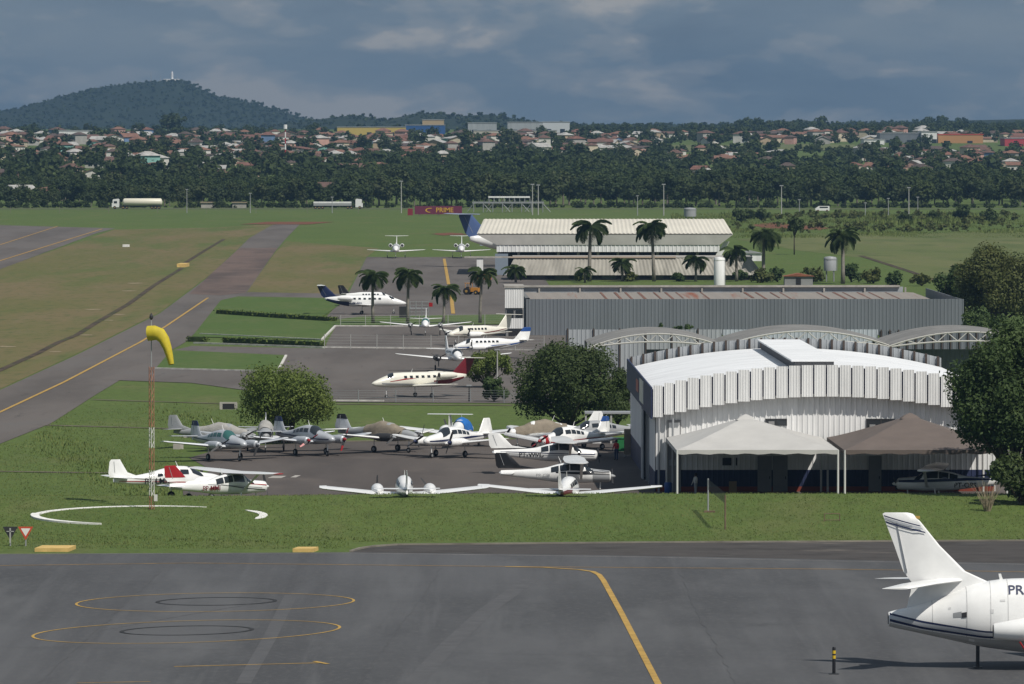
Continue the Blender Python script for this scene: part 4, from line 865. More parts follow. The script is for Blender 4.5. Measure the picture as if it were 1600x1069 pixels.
# built with the nose along +x: mirror the stations
FF = Fus([(fxx(px), (fz(a)+fz(b_))/2, (fz(a)-fz(b_))/2*k_, (fz(a)-fz(b_))/2) for px, a, b_, k_ in prof][::-1], 2.15)
fo = FF.mesh(40, 28).build('fuselage', WHITE, fj, 'auto')
def fband(m, pts): FF.zband(MB(), [(fxx(px), fz(b_), fz(a)) for px, a, b_ in pts][::-1], .012, n=40).build('stripe', m, fj, True)
fband(NAVY, [(1389, 957.5, 960.5), (1440, 969, 972), (1535, 983.5, 986), (1700, 990, 993)])
fband(SILVER, [(1389, 961, 966), (1440, 972.5, 978), (1535, 986.5, 991.5), (1700, 993.5, 997)])
fband(NAVY, [(1389, 966.5, 970.5), (1440, 978.5, 982), (1535, 992, 995), (1700, 998, 1001)])
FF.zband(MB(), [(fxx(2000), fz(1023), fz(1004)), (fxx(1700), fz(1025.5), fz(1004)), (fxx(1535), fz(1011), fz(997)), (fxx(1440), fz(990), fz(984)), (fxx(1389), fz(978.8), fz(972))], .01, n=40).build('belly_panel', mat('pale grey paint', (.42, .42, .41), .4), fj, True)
MB().path([(-.02, 0, fz(968)), (.06, 0, fz(968))], [.34, .34], 18).build('tail_ring', NAVY, fj)
MB().tube((-.06, 0, fz(968)), (0, 0, fz(968)), .27, n=16).build('exhaust', DARK, fj)
# fin as a tapered solid
def finring(px_te, px_le, py, th):
    xl, xt = fxx(px_le), fxx(px_te); c = xl - xt; return [(xl - u * c, t_ * th, fz(py)) for u, t_ in AIRF]
fin_ = MB().loft([finring(1416, 1560, 952, .8), finring(1423, 1552, 925, .62), finring(1424, 1545, 910, .5), finring(1411, 1508, 893, .42), finring(1397, 1468, 853, .36), finring(1383, 1438, 816, .3), finring(1378.5, 1426, 803.5, .24), finring(1382, 1418, 801.5, .1)]).build('tail_fin', WHITE, fj, 'auto')
def finstrip(py0, py1, slope, m, name='stripe'):
    b = MB()
    for sd in (-1, 1):
        pts = []
        for i in range(9):
            u = .02 + .93 * i / 8; r = []
            for py in (py0, py1):
                q = py + slope * u; f = (q - 801.5) / 110; te = 1378 + 34 * f; le = 1424 + 86 * f
                th = (.24 + .25 * f); t_ = interp(u, [(0, .02), (.35, .36), (.72, .56), (.96, .4), (1, 0)]); r.append((fxx(te + (le - te) * u), sd * (th * t_ + .06), fz(q)))
            pts.append(r)
        b.loft(pts, closed=False)
    b.build(name, m, fin_)
finstrip(805, 807.2, 17, NAVY); finstrip(808.2, 812, 17.5, SILVER); finstrip(814.5, 817, 17.5, NAVY)
MB().loft([[(fxx(1417), y, fz(895)), (fxx(1400), y, fz(816)), (fxx(1400.5), y, fz(816)), (fxx(1417.5), y, fz(895))] for y in (-.12, .12)]).build('rudder_seam', GREYP, fin_)
bx('beacon', fin_, YPAINT, fxx(1430), fxx(1437), -.05, .05, fz(811), fz(807))
for sd in (1, -1):
    surf(MB(), [(fxx(1506), .1*sd, fz(907), 62*kf, .1), (fxx(1460), 1.8*sd, fz(909), 54*kf, .1), (fxx(1416), 3.7*sd, fz(912.5), 44*kf, .09), (fxx(1412), 3.8*sd, fz(912.7), 40*kf, .06)]).build('tailplane', WHITE, fj, 'auto')
    nx0, nx1 = fxx(1548), fxx(1700)
    MB().path([(nx0, 2.0*sd, fz(982)), (nx0+.1, 2.0*sd, fz(982)), (nx0+1.6, 2.05*sd, fz(980)), (nx1-.6, 2.1*sd, fz(978)), (nx1, 2.1*sd, fz(978))], [.36, .42, .62, .66, .5], 20).build('engine_nacelle', WHITE, fj, 'auto')
    MB().tube((nx0-.02, 2.0*sd, fz(982)), (nx0+.05, 2.0*sd, fz(982)), .33, n=16).build('exhaust', DARK, fj)
    surf(MB(), [(fxx(1660), .9*sd, fz(979), 2.8, .1), (fxx(1660), 1.6*sd, fz(980), 2.6, .1)]).build('pylon', WHITE, fj)
    surf(MB(), [(fxx(1830), .6*sd, fz(1018), 4.6, .12), (fxx(1760), 4.0*sd, fz(1014), 3.4, .11), (fxx(1650), 9.0*sd, fz(1006), 1.5, .1)]).build('wing', WHITE, fj, 'auto')
    wheel_parts(fj, fxx(1720), 1.9*sd, fz(1015), .36, .3)
wheel_parts(fj, fxx(1960), 0, fz(1025), .3, .25)
MB().tube((fxx(1528), 0, .02), (fxx(1528), 0, fz(1008)), .1, n=8).build('tail_stand', DARK, fj); bx('stand_plate', fj, DARK, fxx(1521), fxx(1535), -.3, .3, 0, .05)
a_ = FF.ang(fxx(1497), fz(959)); FF.patch(MB(), fxx(1500), fxx(1487), FF.ang(fxx(1493), fz(963)), FF.ang(fxx(1493), fz(955)), .012, 3, 3).build('exhaust_plate', GREYP, fj); FF.patch(MB(), fxx(1508), fxx(1500), FF.ang(fxx(1503), fz(963)), FF.ang(fxx(1503), fz(955)), .016, 3, 3).build('exhaust_port', DARK, fj)
MB().loft([[(fxx(1562), y, fz(906)), (fxx(1567), y, fz(906)), (fxx(1564), y, fz(897)), (fxx(1560), y, fz(897))] for y in (-.03, .03)]).build('antenna', WHITE, fj)
q1 = Vector(FF.pt(fxx(1606), math.pi - FF.ang(fxx(1606), fz(930)), .02)); q2 = Vector(FF.pt(fxx(1606), math.pi - FF.ang(fxx(1606), fz(912)), .02)); tl = math.atan2(q2.y - q1.y, q2.z - q1.z)
text(fj, 'PR-WQY', .78, (fxx(1617), (q1.y+q2.y)/2 - .05, (q1.z+q2.z)/2), (math.pi/2 - tl, 0, 0), NAVY)
MB().path([(fxx(1588), -2.45, fz(998)), (fxx(1596), -2.4, fz(1010)), (fxx(1606), -2.4, fz(1026))], [.05, .04, .05], 6).build('warning_ribbon', REDP, fj)
for i in range(6): FF.patch(MB(), fxx(1760 + i*30), fxx(1748 + i*30), .2, .5, .012, 2, 3).build('window', GLASS, fj, True)

for px in (1455, 1508, 1545, 1572, 1660, 1740): FF.patch(MB(), fxx(px + .9), fxx(px), -1.45, 1.5, .006, 1, 16).build('panel_seam', mat('panel seam', (.45, .45, .45), .5), fj)
for px, py, w_, h_ in ((1468, 984, 7, 4), (1512, 996, 9, 4), (1545, 950, 5, 6), (1560, 935, 8, 3), (1480, 948, 4, 3)):
    FF.patch(MB(), fxx(px + w_), fxx(px), FF.ang(fxx(px), fz(py + h_)), FF.ang(fxx(px), fz(py)), .011, 2, 2).build('access_hatch', mat('hatch paint', (.6, .6, .6), .45), fj)
# ------------------------------------------------------------------ vegetation
def leafmat(name, a, b_, c=None, scale=0.35, rand=0.0):
    m = layered(name, a, [(b_, scale, (1, 1, 1), .42, .62), (c or b_, scale * 5, (1, 1, 1), .5, .75)], rough=.7, spec=.3, translucent=.3); return m
LEAF_A = leafmat('olive leaves', (.105, .15, .028), (.15, .19, .042), (.065, .1, .02))
LEAF_B = leafmat('dark leaves', (.044, .068, .02), (.064, .095, .026), (.09, .118, .036))
LEAF_C = leafmat('deep green leaves', (.042, .073, .021), (.066, .104, .028), (.092, .13, .04))
LEAF_P = leafmat('palm leaves', (.055, .088, .026), (.085, .12, .038), (.04, .068, .02), 1.0)
LEAF_Y = leafmat('yellowish leaves', (.105, .12, .034), (.07, .09, .024), (.14, .14, .05))
LEAF_F = layered('forest leaves', (.046, .068, .022), [((.07, .094, .03), .03, (1, 1, 1), .42, .6), ((.034, .052, .019), .045, (1, 1, 1), .45, .62), ((.074, .086, .032), .02, (1, 1, 1), .55, .7), ((.05, .074, .022), .5, (1, 1, 1), .5, .7)], rough=.8, spec=.2, translucent=.3)
BARK = mat('bark', (.07, .055, .042), .95, var=.25, scale=2, bump=.4); PBARK = mat('palm trunk', (.22, .2, .175), .9, var=.2, scale=2)
def leafcloud(lobes, n, size, rs, flat=1.0, fill=.55, wild=.6, squat=.62):
    """n small leaf quads spread over and inside a set of lobes (x,y,z,r)."""
    L = np.array(lobes, float); pr = L[:, 3] ** 2; pr /= pr.sum(); k = rs.choice(len(L), n, p=pr)
    d = rs.normal(size=(n, 3)); d /= np.linalg.norm(d, axis=1)[:, None]
    rad = L[k, 3] * (1 - fill * rs.random(n) ** 2.2) * (1 + .12 * rs.normal(size=n)); c = L[k, :3] + d * rad[:, None] * np.array([1, 1, flat])
    nrm = d + rs.normal(size=(n, 3)) * wild; nrm[:, 2] += .25; nrm /= np.linalg.norm(nrm, axis=1)[:, None]
    u = np.cross(nrm, rs.normal(size=(n, 3))); u /= np.linalg.norm(u, axis=1)[:, None]; v = np.cross(nrm, u)
    s = size * (.55 + .9 * rs.random(n))[:, None]; u = u * s; v = v * s * squat
    V = np.stack([c - u, c - v * .9 + u * .1, c + u, c + v * .9 - u * .1], 1)
    return V.reshape(-1, 3), np.arange(4 * n).reshape(-1, 4)
def lobes_for(w_, h, z0, n, rs, core=.24):
    out_ = []
    for i in range(n):
        a = rs.random() * 2 * math.pi; r = math.sqrt(rs.random()) * w_ * .39; f = rs.random()
        z = z0 + h * (.22 + .62 * f); k = math.sqrt(max(.12, 1 - (2 * f - .85) ** 2 * .6))
        out_.append((r * math.cos(a) * k * 1.15, r * math.sin(a) * k * 1.15, z, w_ * (.07 + .11 * rs.random())))
    out_.append((0, 0, z0 + h * .5, w_ * core)); return out_
def tree(name, label, loc, w_, h, trunk_h, m, n, size, seed, nl=26, group=None, stems=1, cat='tree', core=.24):
    rs = np.random.default_rng(seed); t = thing(name, label, cat, loc, rs.random() * 6, group); lb_ = lobes_for(w_, h - trunk_h, trunk_h, nl, rs, core)
    b = MB(); r0 = w_ * .028 / math.sqrt(stems)
    for i in range(stems):
        a = i * 2.4 + .4; sp = 0 if stems == 1 else w_ * .05
        b.path([(sp * math.cos(a), sp * math.sin(a), -.05), (sp * 1.6 * math.cos(a), sp * 1.6 * math.sin(a), trunk_h * .6), (sp * 3 * math.cos(a) + .1, sp * 3 * math.sin(a), trunk_h + .3 * (h - trunk_h))], [r0 * 1.3, r0, r0 * .6], 8)
    b.build('trunk', BARK, t, True)
    lm = MB()
    for l in lb_[:22]:
        st = (0, 0, trunk_h * .8); mid = ((l[0]) * .45, l[1] * .45, trunk_h + (l[2] - trunk_h) * .4); lm.path([st, mid, l[:3]], [r0 * .6, r0 * .4, r0 * .15], 5)
    lm.build('limbs', BARK, t, True)
    V, Fc = leafcloud(lb_, n, size, rs); link('crown', npmesh('crown', V, Fc, m), t); return t
def gp(px, py, z=0): p = G(px, py); return (p.x, p.y, gz(p.x, p.y))
tree('round_tree', 'round bright green tree behind the parked twin planes', gp(446, 692), 9.6, 6.7, 1.7, LEAF_A, 30000, .115, 23, 70, stems=4, core=.3)
tree('broad_tree', 'broad dark green tree to the left of the arched hangar', gp(888, 676), 10.6, 8.6, .6, LEAF_B, 38000, .13, 12, 60, core=.28)
tree('broad_tree', 'dark shrubby tree filling the gap by the hangar corner', gp(965, 668), 5.2, 6.0, .4, LEAF_B, 12000, .13, 13, 20)
tree('leafy_shrub', 'leafy shrub beside the white pole on the middle apron', gp(760, 606), 5.4, 4.4, .3, LEAF_A, 6500, .13, 14, 20)
tree('leafy_shrub', 'low shrub at the foot of the broad dark tree', gp(772, 628), 3.5, 2.6, .2, LEAF_C, 2200, .15, 15, 12)
RT = Vector((37.6, 477, gz(37.6, 477)))
tree('tall_tree', 'tall dark tree overhanging the brown tent at picture edge', RT, 10.2, 13.9, 1.2, LEAF_C, 46000, .14, 16, 70)
tree('tall_tree', 'leafy tree joined to the tall one beyond the picture edge', (44, 474, 1.3), 9, 12, 1.5, LEAF_C, 22000, .17, 17, 40)
tree('spreading_tree', 'olive spreading tree right of the grey hangar', gp(1562, 519), 13.5, 12.2, 1.5, LEAF_Y, 22000, .2, 18, 50)
tree('spreading_tree', 'darker spreading tree behind the olive one', gp(1500, 496), 7.5, 9.5, 1.5, LEAF_C, 9000, .2, 19, 26)
tree('spreading_tree', 'tree clump under the olive tree by the fence end', gp(1535, 545), 8, 5.0, .3, LEAF_C, 6000, .22, 20, 22)
tree('lone_tree', 'small lone tree on a thin trunk in the far field', gp(1241, 398), 4.2, 8.6, 5.0, LEAF_B, 1400, .3, 21, 14)
for i, (px, py, w_, h) in enumerate(((1505, 345, 7, 5), (1545, 348, 6, 4), (1158, 348, 8, 4.5), (1190, 345, 6, 4), (1410, 350, 5, 3), (1460, 346, 5, 3))):
    tree('field_bush', 'dark bush in the far field, ' + ('above the olive tree', 'at the picture edge above the olive tree', 'just right of the beige roof', 'left of the lone tree', 'smallest, mid-field', 'under the tall pole')[i], gp(px, py), w_, h, .2, LEAF_B, 700, .45, 30 + i, 10, 'bushes in the far field', cat='bush')
for i, (px, py, w_, h) in enumerate(((1188, 442, 5, 2.5), (1215, 441, 4, 3), (1270, 441, 5, 3), (1330, 441, 5, 3.5), (1365, 443, 5, 3), (1400, 446, 5, 2.4), (1440, 447, 4, 2.2), (1158, 439, 3, 2), (905, 440, 3, 2), (1060, 440, 3, 1.6), (985, 440, 3, 1.6), (1180, 472, 3, 2))):
    tree('garden_shrub', ('yellowish ', 'deep green ')[i % 2] + 'shrub behind the grey hangar, ' + ('left of the tall palm by the beige roof', 'under the tall palm by the beige roof', 'at the red-roofed hut', 'right of the grey water tank', 'second right of the grey tank', 'third right of the grey tank', 'farthest right of the grey tank', 'beside the white water tank', 'at the foot of the tall palm pair', 'left of the squat palm', 'below the low concrete building', 'low against the roof parapet')[i], gp(px, py), w_, h, .1, LEAF_C if i % 2 else LEAF_Y, 700, .3, 50 + i, 10, 'garden shrubs behind the grey hangar', cat='shrub')
for i, px in enumerate((1030, 1062, 1075)):
    tree('garden_shrub', 'thin sapling showing above the fence before the grey hangar', (at(px, 500, 860).x, 860, 0), 1.8, zat(504 - i * 3, 860), .5, LEAF_C, 200, .22, 70 + i, 6, 'saplings before the grey hangar', cat='shrub')
# undergrowth at the foot of the tall tree
tree('undergrowth_bush', 'dark undergrowth at the foot of the tall tree', (37.4, 470, gz(37.4, 470)), 5.5, 3.6, .2, LEAF_B, 4200, .18, 75, 16, cat='bush')
db = thing('dry_bush', 'dry pale twiggy bush beside the undergrowth', 'bush', (at(1543, 800, 466).x, 466, gz(34.5, 466)))
tw = MB()
for i in range(70):
    a = random.uniform(0, 6.28); l = random.uniform(1.0, 2.3); s_ = random.uniform(.1, .75)
    tw.path([(0.2*math.cos(a), .2*math.sin(a), 0), (l*s_*.5*math.cos(a), l*s_*.5*math.sin(a), l*.55), (l*s_*math.cos(a), l*s_*math.sin(a), l)], [.02, .015, .006], 4)
tw.build('twigs', mat('dry twigs', (.3, .25, .17), .95), db)
# palms: each frond a leaf of its own
def frond_mesh(seed, L=2.6):
    rs = random.Random(seed); b = MB(); n = 26; P = []
    for i in range(n + 1):
        t = i / n; P.append(Vector((L * (t - .22 * t ** 3), 0, L * (.3 * t - .8 * t ** 2.2))))
    b.path(P, [.035 * (1 - i / n * .8) for i in range(n + 1)], 4)
    for i in range(2, n + 1):
        t = i / n; ll = .95 * math.sin(math.pi * min(1, .12 + t * .86)) + .12; p = P[i]; dd = (P[i] - P[i-1]).normalized()
        for sd in (-1, 1):
            e = p + Vector((dd.x * ll * .55, sd * ll * .75, dd.z * ll * .5 - ll * (.3 + .2 * rs.random()))); m_ = p.lerp(e, .5) + Vector((0, 0, .05))
            o = Vector((.1, 0, .02)); b.add([p - o * .5, p + o * .5, m_ + o, e, m_ - o], [(0, 1, 2, 3, 4)])
    me = bpy.data.meshes.new('frond'); me.from_pydata([tuple(v) for v in b.v], [], b.f); me.materials.append(LEAF_P); return me
FRONDS = [frond_mesh(i) for i in range(4)]
trunk_cache = {}
def palm(px, pyb, pyt, label, k=1.0, loc=None, nf=23, shaft=True):
    p = G(px, pyb) if loc is None else Vector(loc); d = p.y; H_ = zat(pyt, d) ; L = k; rs = random.Random(px)
    t = thing('palm_tree', label, 'palm', (p.x, d, 0.05), rs.uniform(0, 6), 'palms around the apron'); zc = max(.6, H_ - 1.15 * L); t.rotation_euler = (rs.uniform(-.05, .05), rs.uniform(-.05, .05), rs.uniform(0, 6)); nf = rs.randint(18, 26)
    MB().path([(0, 0, 0), (.05, 0, zc * .3), (.03, .03, zc * .7), (0, 0, zc)], [.27 * L, .22 * L, .2 * L, .15 * L], 8).build('trunk', PBARK, t, True)
    MB().path([(0, 0, zc - .05), (0, 0, zc + .5 * L)], [.14 * L, .06 * L], 8).build('crown_shaft', LEAF_P, t, True)
    for i in range(nf):
        up = .95 - 1.6 * (i / nf) ; o = link('frond', FRONDS[i % 4], t, (0, 0, zc + .35 * L), (rs.uniform(-.25, .25), -up * .85 + rs.uniform(-.15, .15), i * 2.399 + rs.uniform(-.35, .35))); o.scale = (L * rs.uniform(.75, 1.12),) * 3
for px, yb, yt, lab, k in ((583, 506, 424, 'palm first from the business jet in the row of four', 1.0), (637, 506, 420, 'palm second from the business jet in the row of four', 1.0), (693, 506, 445, 'short palm third in the row of four by the yellow line', .85), (750, 506, 420, 'palm nearest the white stair block in the row of four', 1.0),
                           (806, 442, 416, 'small palm at the corner of the low concrete building', .95), (921, 440, 345, 'tall palm before the middle of the beige roof', 1.5), (973, 440, 405, 'squat palm before the low concrete building', 1.0), (1022, 440, 346, 'tall full palm before the beige roof, second of the tall pair', 1.35),
                           (1087, 440, 400, 'squat palm left of the white water tank', 1.0), (1151, 440, 385, 'palm right of the white water tank', 1.2), (1193, 438, 358, 'tall palm right of the beige-roofed hangar', 1.4), (1317, 444, 358, 'tall palm beside the grey water tank', 1.5), (914, 442, 418, 'small palm at the foot of the tall palm', .8)):
    palm(px, yb, yt, lab, k * 1.05)
# hedges
def hedge(pts, w_, h, label):
    P = resample([G(*p) for p in pts], 1.6); t = thing('hedge', label, 'hedge', (0, 0, 0)); b = MB()
    L = ribbon_pts(P, w_ * .8); b.loft([[(l.x, l.y, .05), (l.x, l.y, h * .88), (r.x, r.y, h * .88), (r.x, r.y, .05)] for l, r in L]); b.build('core', LEAF_B, t)
    rs = np.random.default_rng(len(P)); lob = [(p.x, p.y, h * .55, max(h, w_) * .55) for p in P]; V, Fc = leafcloud(lob, len(P) * 60, .16, rs, h / max(h, w_), .3); link('foliage', npmesh('foliage', V, Fc, LEAF_A), t)
hedge([(342, 491), (440, 498), (522, 503)], 1.2, .75, 'clipped hedge across the lawn by the business jet')
hedge([(296, 534), (320, 534.5)], 1.0, .7, 'short clipped hedge at the taxiway side'); hedge([(352, 536), (503, 543)], 1.0, .8, 'long clipped hedge by the apron road')

# ------------------------------------------------------------------ poles, fences, signs, small things
def mesh_fence(pts, label, h=1.6, step=2.6, m=STEEL, wires=5):
    P = resample([G(*p) for p in pts], step); t = thing('wire_fence', label, 'fence', (0, 0, .06))
    for p in P: MB().tube((p.x, p.y, 0), (p.x, p.y, h), .05, n=6).build('post', m, t)
    for i in range(wires):
        z = h * (i + 1) / (wires + .3); b = MB()
        for a, c in zip(P, P[1:]): b.tube((a.x, a.y, z), (c.x, c.y, z), .018, n=4)
        b.build('wire', m, t)
    return t
WPOST = mat('pale fence post', (.36, .36, .345), .8)
mesh_fence([(507, 545.5), (540, 536), (600, 529), (665, 529), (760, 533)][:1] + [(630, 547), (760, 548), (850, 549)], 'low wire fence along the apron road', 1.9, 2.9, WPOST)
mesh_fence([(532, 509.5), (610, 509), (700, 508.5), (815, 508)], 'wire fence under the row of palms', 1.5, 3.6, WPOST); mesh_fence([(410, 628), (560, 629.5), (735, 629), (840, 631)], 'wire fence in front of the maroon-tailed jet', 1.3, 3.2)
mesh_fence([(-60, 333.5), (400, 334), (720, 334)], 'far boundary fence along the highway', 2.2, 14, mat('fence timber', (.22, .2, .18), .9), 2)
def pole(px, pyb, pyt, label, r=.12, m=WPOST, dist=None, lamp=False, name='lamp_pole', cat='pole', z0=None):
    if dist: p = Vector((at(px, 300, dist).x, dist, gz(at(px, 300, dist).x, dist)))
    else: p = G(px, pyb)
    t = thing(name, label, cat, (p.x, p.y, p.z)); z = zat(pyt, p.y) - p.z
    MB().tube((0, 0, -.1), (0, 0, z), r, r * .6, 8).build('shaft', m, t)
    MB().box(-r * 3, r * 3, -r, r, z - r, z + r * .6).build('head', GREYP, t)
pole(777, 614, 546, 'white pole beside the leafy shrub', .1); pole(733, 628, 602, 'short dark post at the fence by the maroon-tailed jet', .09, DARK)
names_ = ['first', 'second', 'third', 'fourth', 'fifth', 'sixth', 'seventh', 'eighth', 'ninth', 'tenth', 'eleventh', 'twelfth', 'thirteenth', 'fourteenth']
for i, (px, b_, t_) in enumerate(((627, 333, 283), (832, 336, 288), (841, 336, 289), (996, 337, 306), (1037, 337, 288), (1221, 338, 290), (1249, 338, 312), (1388, 338, 310), (1420, 338, 293), (1434, 338, 308), (1352, 338, 317), (391, 333, 302), (292, 333, 296), (519, 333, 308))):
    pole(px, b_, t_, names_[i] + ' of the slim poles along the dark wood, counted as they stand by the road', .2 if b_ - t_ > 40 else .15, WPOST if b_ - t_ > 40 else GREYP)
# windsock
wp = Vector((at(237, 800, 468).x, 468, 0)); wz = gz(wp.x, wp.y)
ws = thing('windsock_mast', 'red and white lattice mast carrying a yellow windsock', 'windsock', (wp.x, wp.y, wz)); kz = lambda py: zat(py, 468) - wz
ORM = mat('faded orange mast', (.33, .15, .09), .7); WM = mat('white mast', (.6, .59, .56), .7)
bands = [(0, kz(748), ORM), (kz(748), kz(668), None), (kz(668), kz(612), None), (kz(612), kz(572), None)]
ys = [805, 775, 735, 700, 668, 618, 573]
for i in range(6):
    z0, z1 = max(0, kz(ys[i])), kz(ys[i+1]); m_ = ORM if i % 2 == 0 or i == 5 else WM; b = MB(); r = .2; n = max(2, int((z1 - z0) / .45))
    c3_ = [(r * math.cos(a), r * math.sin(a)) for a in (.5, 2.6, 4.7)]
    for (x, y) in c3_: b.tube((x, y, z0), (x, y, z1), .03, n=5)
    for j in range(n):
        za, zc = z0 + (z1 - z0) * j / n, z0 + (z1 - z0) * (j + 1) / n
        for q in range(3):
            A, B = c3_[q], c3_[(q + 1) % 3]; 
            if j % 2: A, B = B, A
            b.tube((*A, za), (*B, zc), .018, n=4)
    b.build('lattice_section', m_, ws)
MB().tube((0, 0, kz(573)), (0, 0, kz(495)), .04, n=6).build('top_rod', GREYP, ws); MB().lathe([(.04, kz(500)), (.14, kz(497)), (.14, kz(494)), (.02, kz(489))], 10).build('beacon', DARK, ws); bx('control_box', ws, WM, .18, .42, -.15, .15, kz(783), kz(773))
kx = lambda px: (px - 238) * 468 / FOC
sock = [((233, 520.5), .56), ((243, 520), .55), ((252, 523), .48), ((258, 531), .4), ((263, 543), .32), ((267, 556), .26), ((270, 569), .2)]
b = MB(); rings = []; pts = [Vector((kx(a[0][0]) , -.1 * i, kz(a[0][1]))) for i, a in enumerate(sock)]
for i, p in enumerate(pts):
    d = (pts[min(i+1, 6)] - pts[max(i-1, 0)]).normalized(); u = Vector((0, 1, 0)); v = d.cross(u).normalized(); u = v.cross(d)
    rings.append([p + (u * math.cos(a) + v * math.sin(a)) * sock[i][1] * (1 + .05 * math.sin(3 * a + i)) for a in [2 * math.pi * j / 18 for j in range(18)]])
b.loft(rings, cap=False); b.build('sock', mat('yellow sock fabric', (.5, .4, .02), .7, var=.12, scale=2), ws, True)
# broken white ring round the mast
rp = Vector((at(233, 810, 464).x, 464, 0)); rg = thing('windsock_ring', 'broken white painted ring of kerb round the windsock mast', 'ring', (0, 0, 0)); rr = 8.3
for a0, a1 in ((62, 248), (-20, 34)):
    b = MB(); rings = []
    for i in range(41):
        a = R(a0 + (a1 - a0) * i / 40); e = .3 * min(1, (min(i, 40 - i) + 1) / 6)
        q = []
        for r_, h in ((rr - e, -.1), (rr - e, .03), (rr + e, .03), (rr + e, -.1)):
            X, Y = rp.x + r_ * math.cos(a), rp.y + r_ * .74 * math.sin(a); q.append((X, Y, gz(X, Y) + h + (.1 if (a0 > 40 and a > 3.0) else .01)))
        rings.append(q)
    b.loft(rings); b.build('kerb_segment', WPAINT, rg)
# signs near the apron edge
def tri_sign(px, py, face, label):
    p = Vector((at(px, py, 440).x, 440, gz(at(px, py, 440).x, 440))); t = thing('yield_sign', label, 'sign', p); z1 = zat(823, 440) - p.z; z0 = zat(844, 440) - p.z; W = 12 * .044
    MB().tube((0, .05, 0), (0, .05, z1 - .2), .05, n=6).build('post', GREYP, t)
    bd = MB().prism([(-W, z1), (W, z1), (0, z0)], -.02, .02, 'y').build('board', mat('sign red', (.5, .07, .03), .5) if face else DARK, t)
    if face: MB().prism([(-W * .62, z1 - .12), (W * .62, z1 - .12), (0, z0 + .26)], -.026, -.021, 'y').build('face', WPAINT, bd)
    else: MB().box(-.05, .05, -.08, -.03, z0 - .2, z1 - .1).box(-.25, .25, -.08, -.03, z1 - .36, z1 - .3).build('bracket', WPOST, bd)
tri_sign(40, 832, True, 'red and white triangular yield sign on the grass'); tri_sign(16, 832, False, 'triangular sign seen from its dark back')
def slab(px, py, w_, d_, label, h=.25, m=SLABY):
    p = G(px, py); z = gz(p.x, p.y); t = MB().prism([(-w_/2, -d_/2), (w_/2, -d_/2), (w_/2 + .3, d_/2), (-w_/2 + .3, d_/2)], -.05, h).build('marker_slab', m, None, False, (p.x, p.y, z)); tag(t, label, 'marker')
slab(83, 860, 2.3, 3.0, 'yellow concrete slab at the apron edge beside the yield sign'); slab(474, 861.5, 1.4, 1.9, 'yellow concrete slab at the apron edge under the windsock ring')
slab(285, 417, 1.8, 9, 'yellow slab over the infield ditch', .7); slab(196, 386, 1.3, 1, 'small white marker board in the infield', .6, WPAINT); slab(276, 702 - 0, .6, .5, 'small concrete block at the apron corner', .5, CONC); slab(430, 746, 1.1, 3, 'pale concrete patch on the brownish apron', .04, CONC); slab(459, 745, .45, 3, 'small concrete patch beside the larger one', .04, CONC)
# culvert heads
for px, py, lab in ((357, 640, 'dark culvert mouth beside the round tree'), (302, 684, 'dark culvert mouth behind the silver twin')):
    p = G(px, py); t = thing('culvert', lab, 'culvert', (p.x, p.y, 0)); bx('headwall', t, CONC, -.9, .9, 0, .3, 0, .75); bx('mouth', t, DKIN, -.6, .6, -.02, -.003, .05, .6)
# volleyball net, small frame, bollard
nt_ = thing('sports_net', 'small torn net between two posts on the grass bank', 'net', (at(1120, 800, 460).x, 460, gz(14, 460))); q = 460 / FOC
for px, py0, pyt, y in ((1110, 810, 760, 5.5), (1129.5, 828, 768, -5)):
    x = (px - 1120) * q; z0 = gz(14, 460 + y) - gz(14, 460); MB().tube((x, y, z0 - .1), (x, y, z0 + 2.45), .06, n=6).build('post', WOOD if px > 1120 else GREYP, nt_)
nb = MB(); 
for i in range(9):
    z = 1.65 + i * .09; nb.tube((-10 * q, 5.5, z + .35), (9.5 * q, -5, z - .05), .012, n=3)
for i in range(30):
    f = i / 29; x = (-10 + 19.5 * f) * q; y = 5.5 - 10.5 * f; nb.tube((x, y, 2.0 - .4 * f), (x, y, 2.72 - .4 * f), .012, n=3)
nb.build('netting', DARK, nt_); MB().box(-10 * q - .3, -10 * q + .5, 5.2, 5.5, .2, .45).build('weight', WOOD, nt_)
g_ = G(1300, 818, .9); fr = thing('small_goal', 'small rusty goal frame on the grass bank', 'goal', (at(1300, 815, 460).x, 460, gz(22, 460)))
for x in (-.55, .55): MB().tube((x, 0, 0), (x, 0, .55), .035, n=5).build('post', WOOD, fr)
MB().tube((-.55, 0, .55), (.55, 0, .55), .035, n=5).build('crossbar', WOOD, fr); MB().tube((-.55, 0, .1), (.55, 0, .1), .025, n=5).build('lower_bar', WOOD, fr)
p = G(1303, 1054); bo = thing('bollard', 'black bollard with yellow bands standing on the apron', 'bollard', (p.x, p.y, .02)); bx('base_plate', bo, DARK, -.26, .26, -.26, .26, 0, .04)
MB().lathe([(.09, .02), (.09, 1.4), (.07, 1.44), (.01, 1.46)], 12).build('post', BLACKP, bo, 'auto'); YB = mat('bollard yellow', (.6, .4, .02), .5)
for z0 in (.82, 1.08): MB().lathe([(.095, z0), (.095, z0 + .17)], 12).build('band', YB, bo, 'auto')
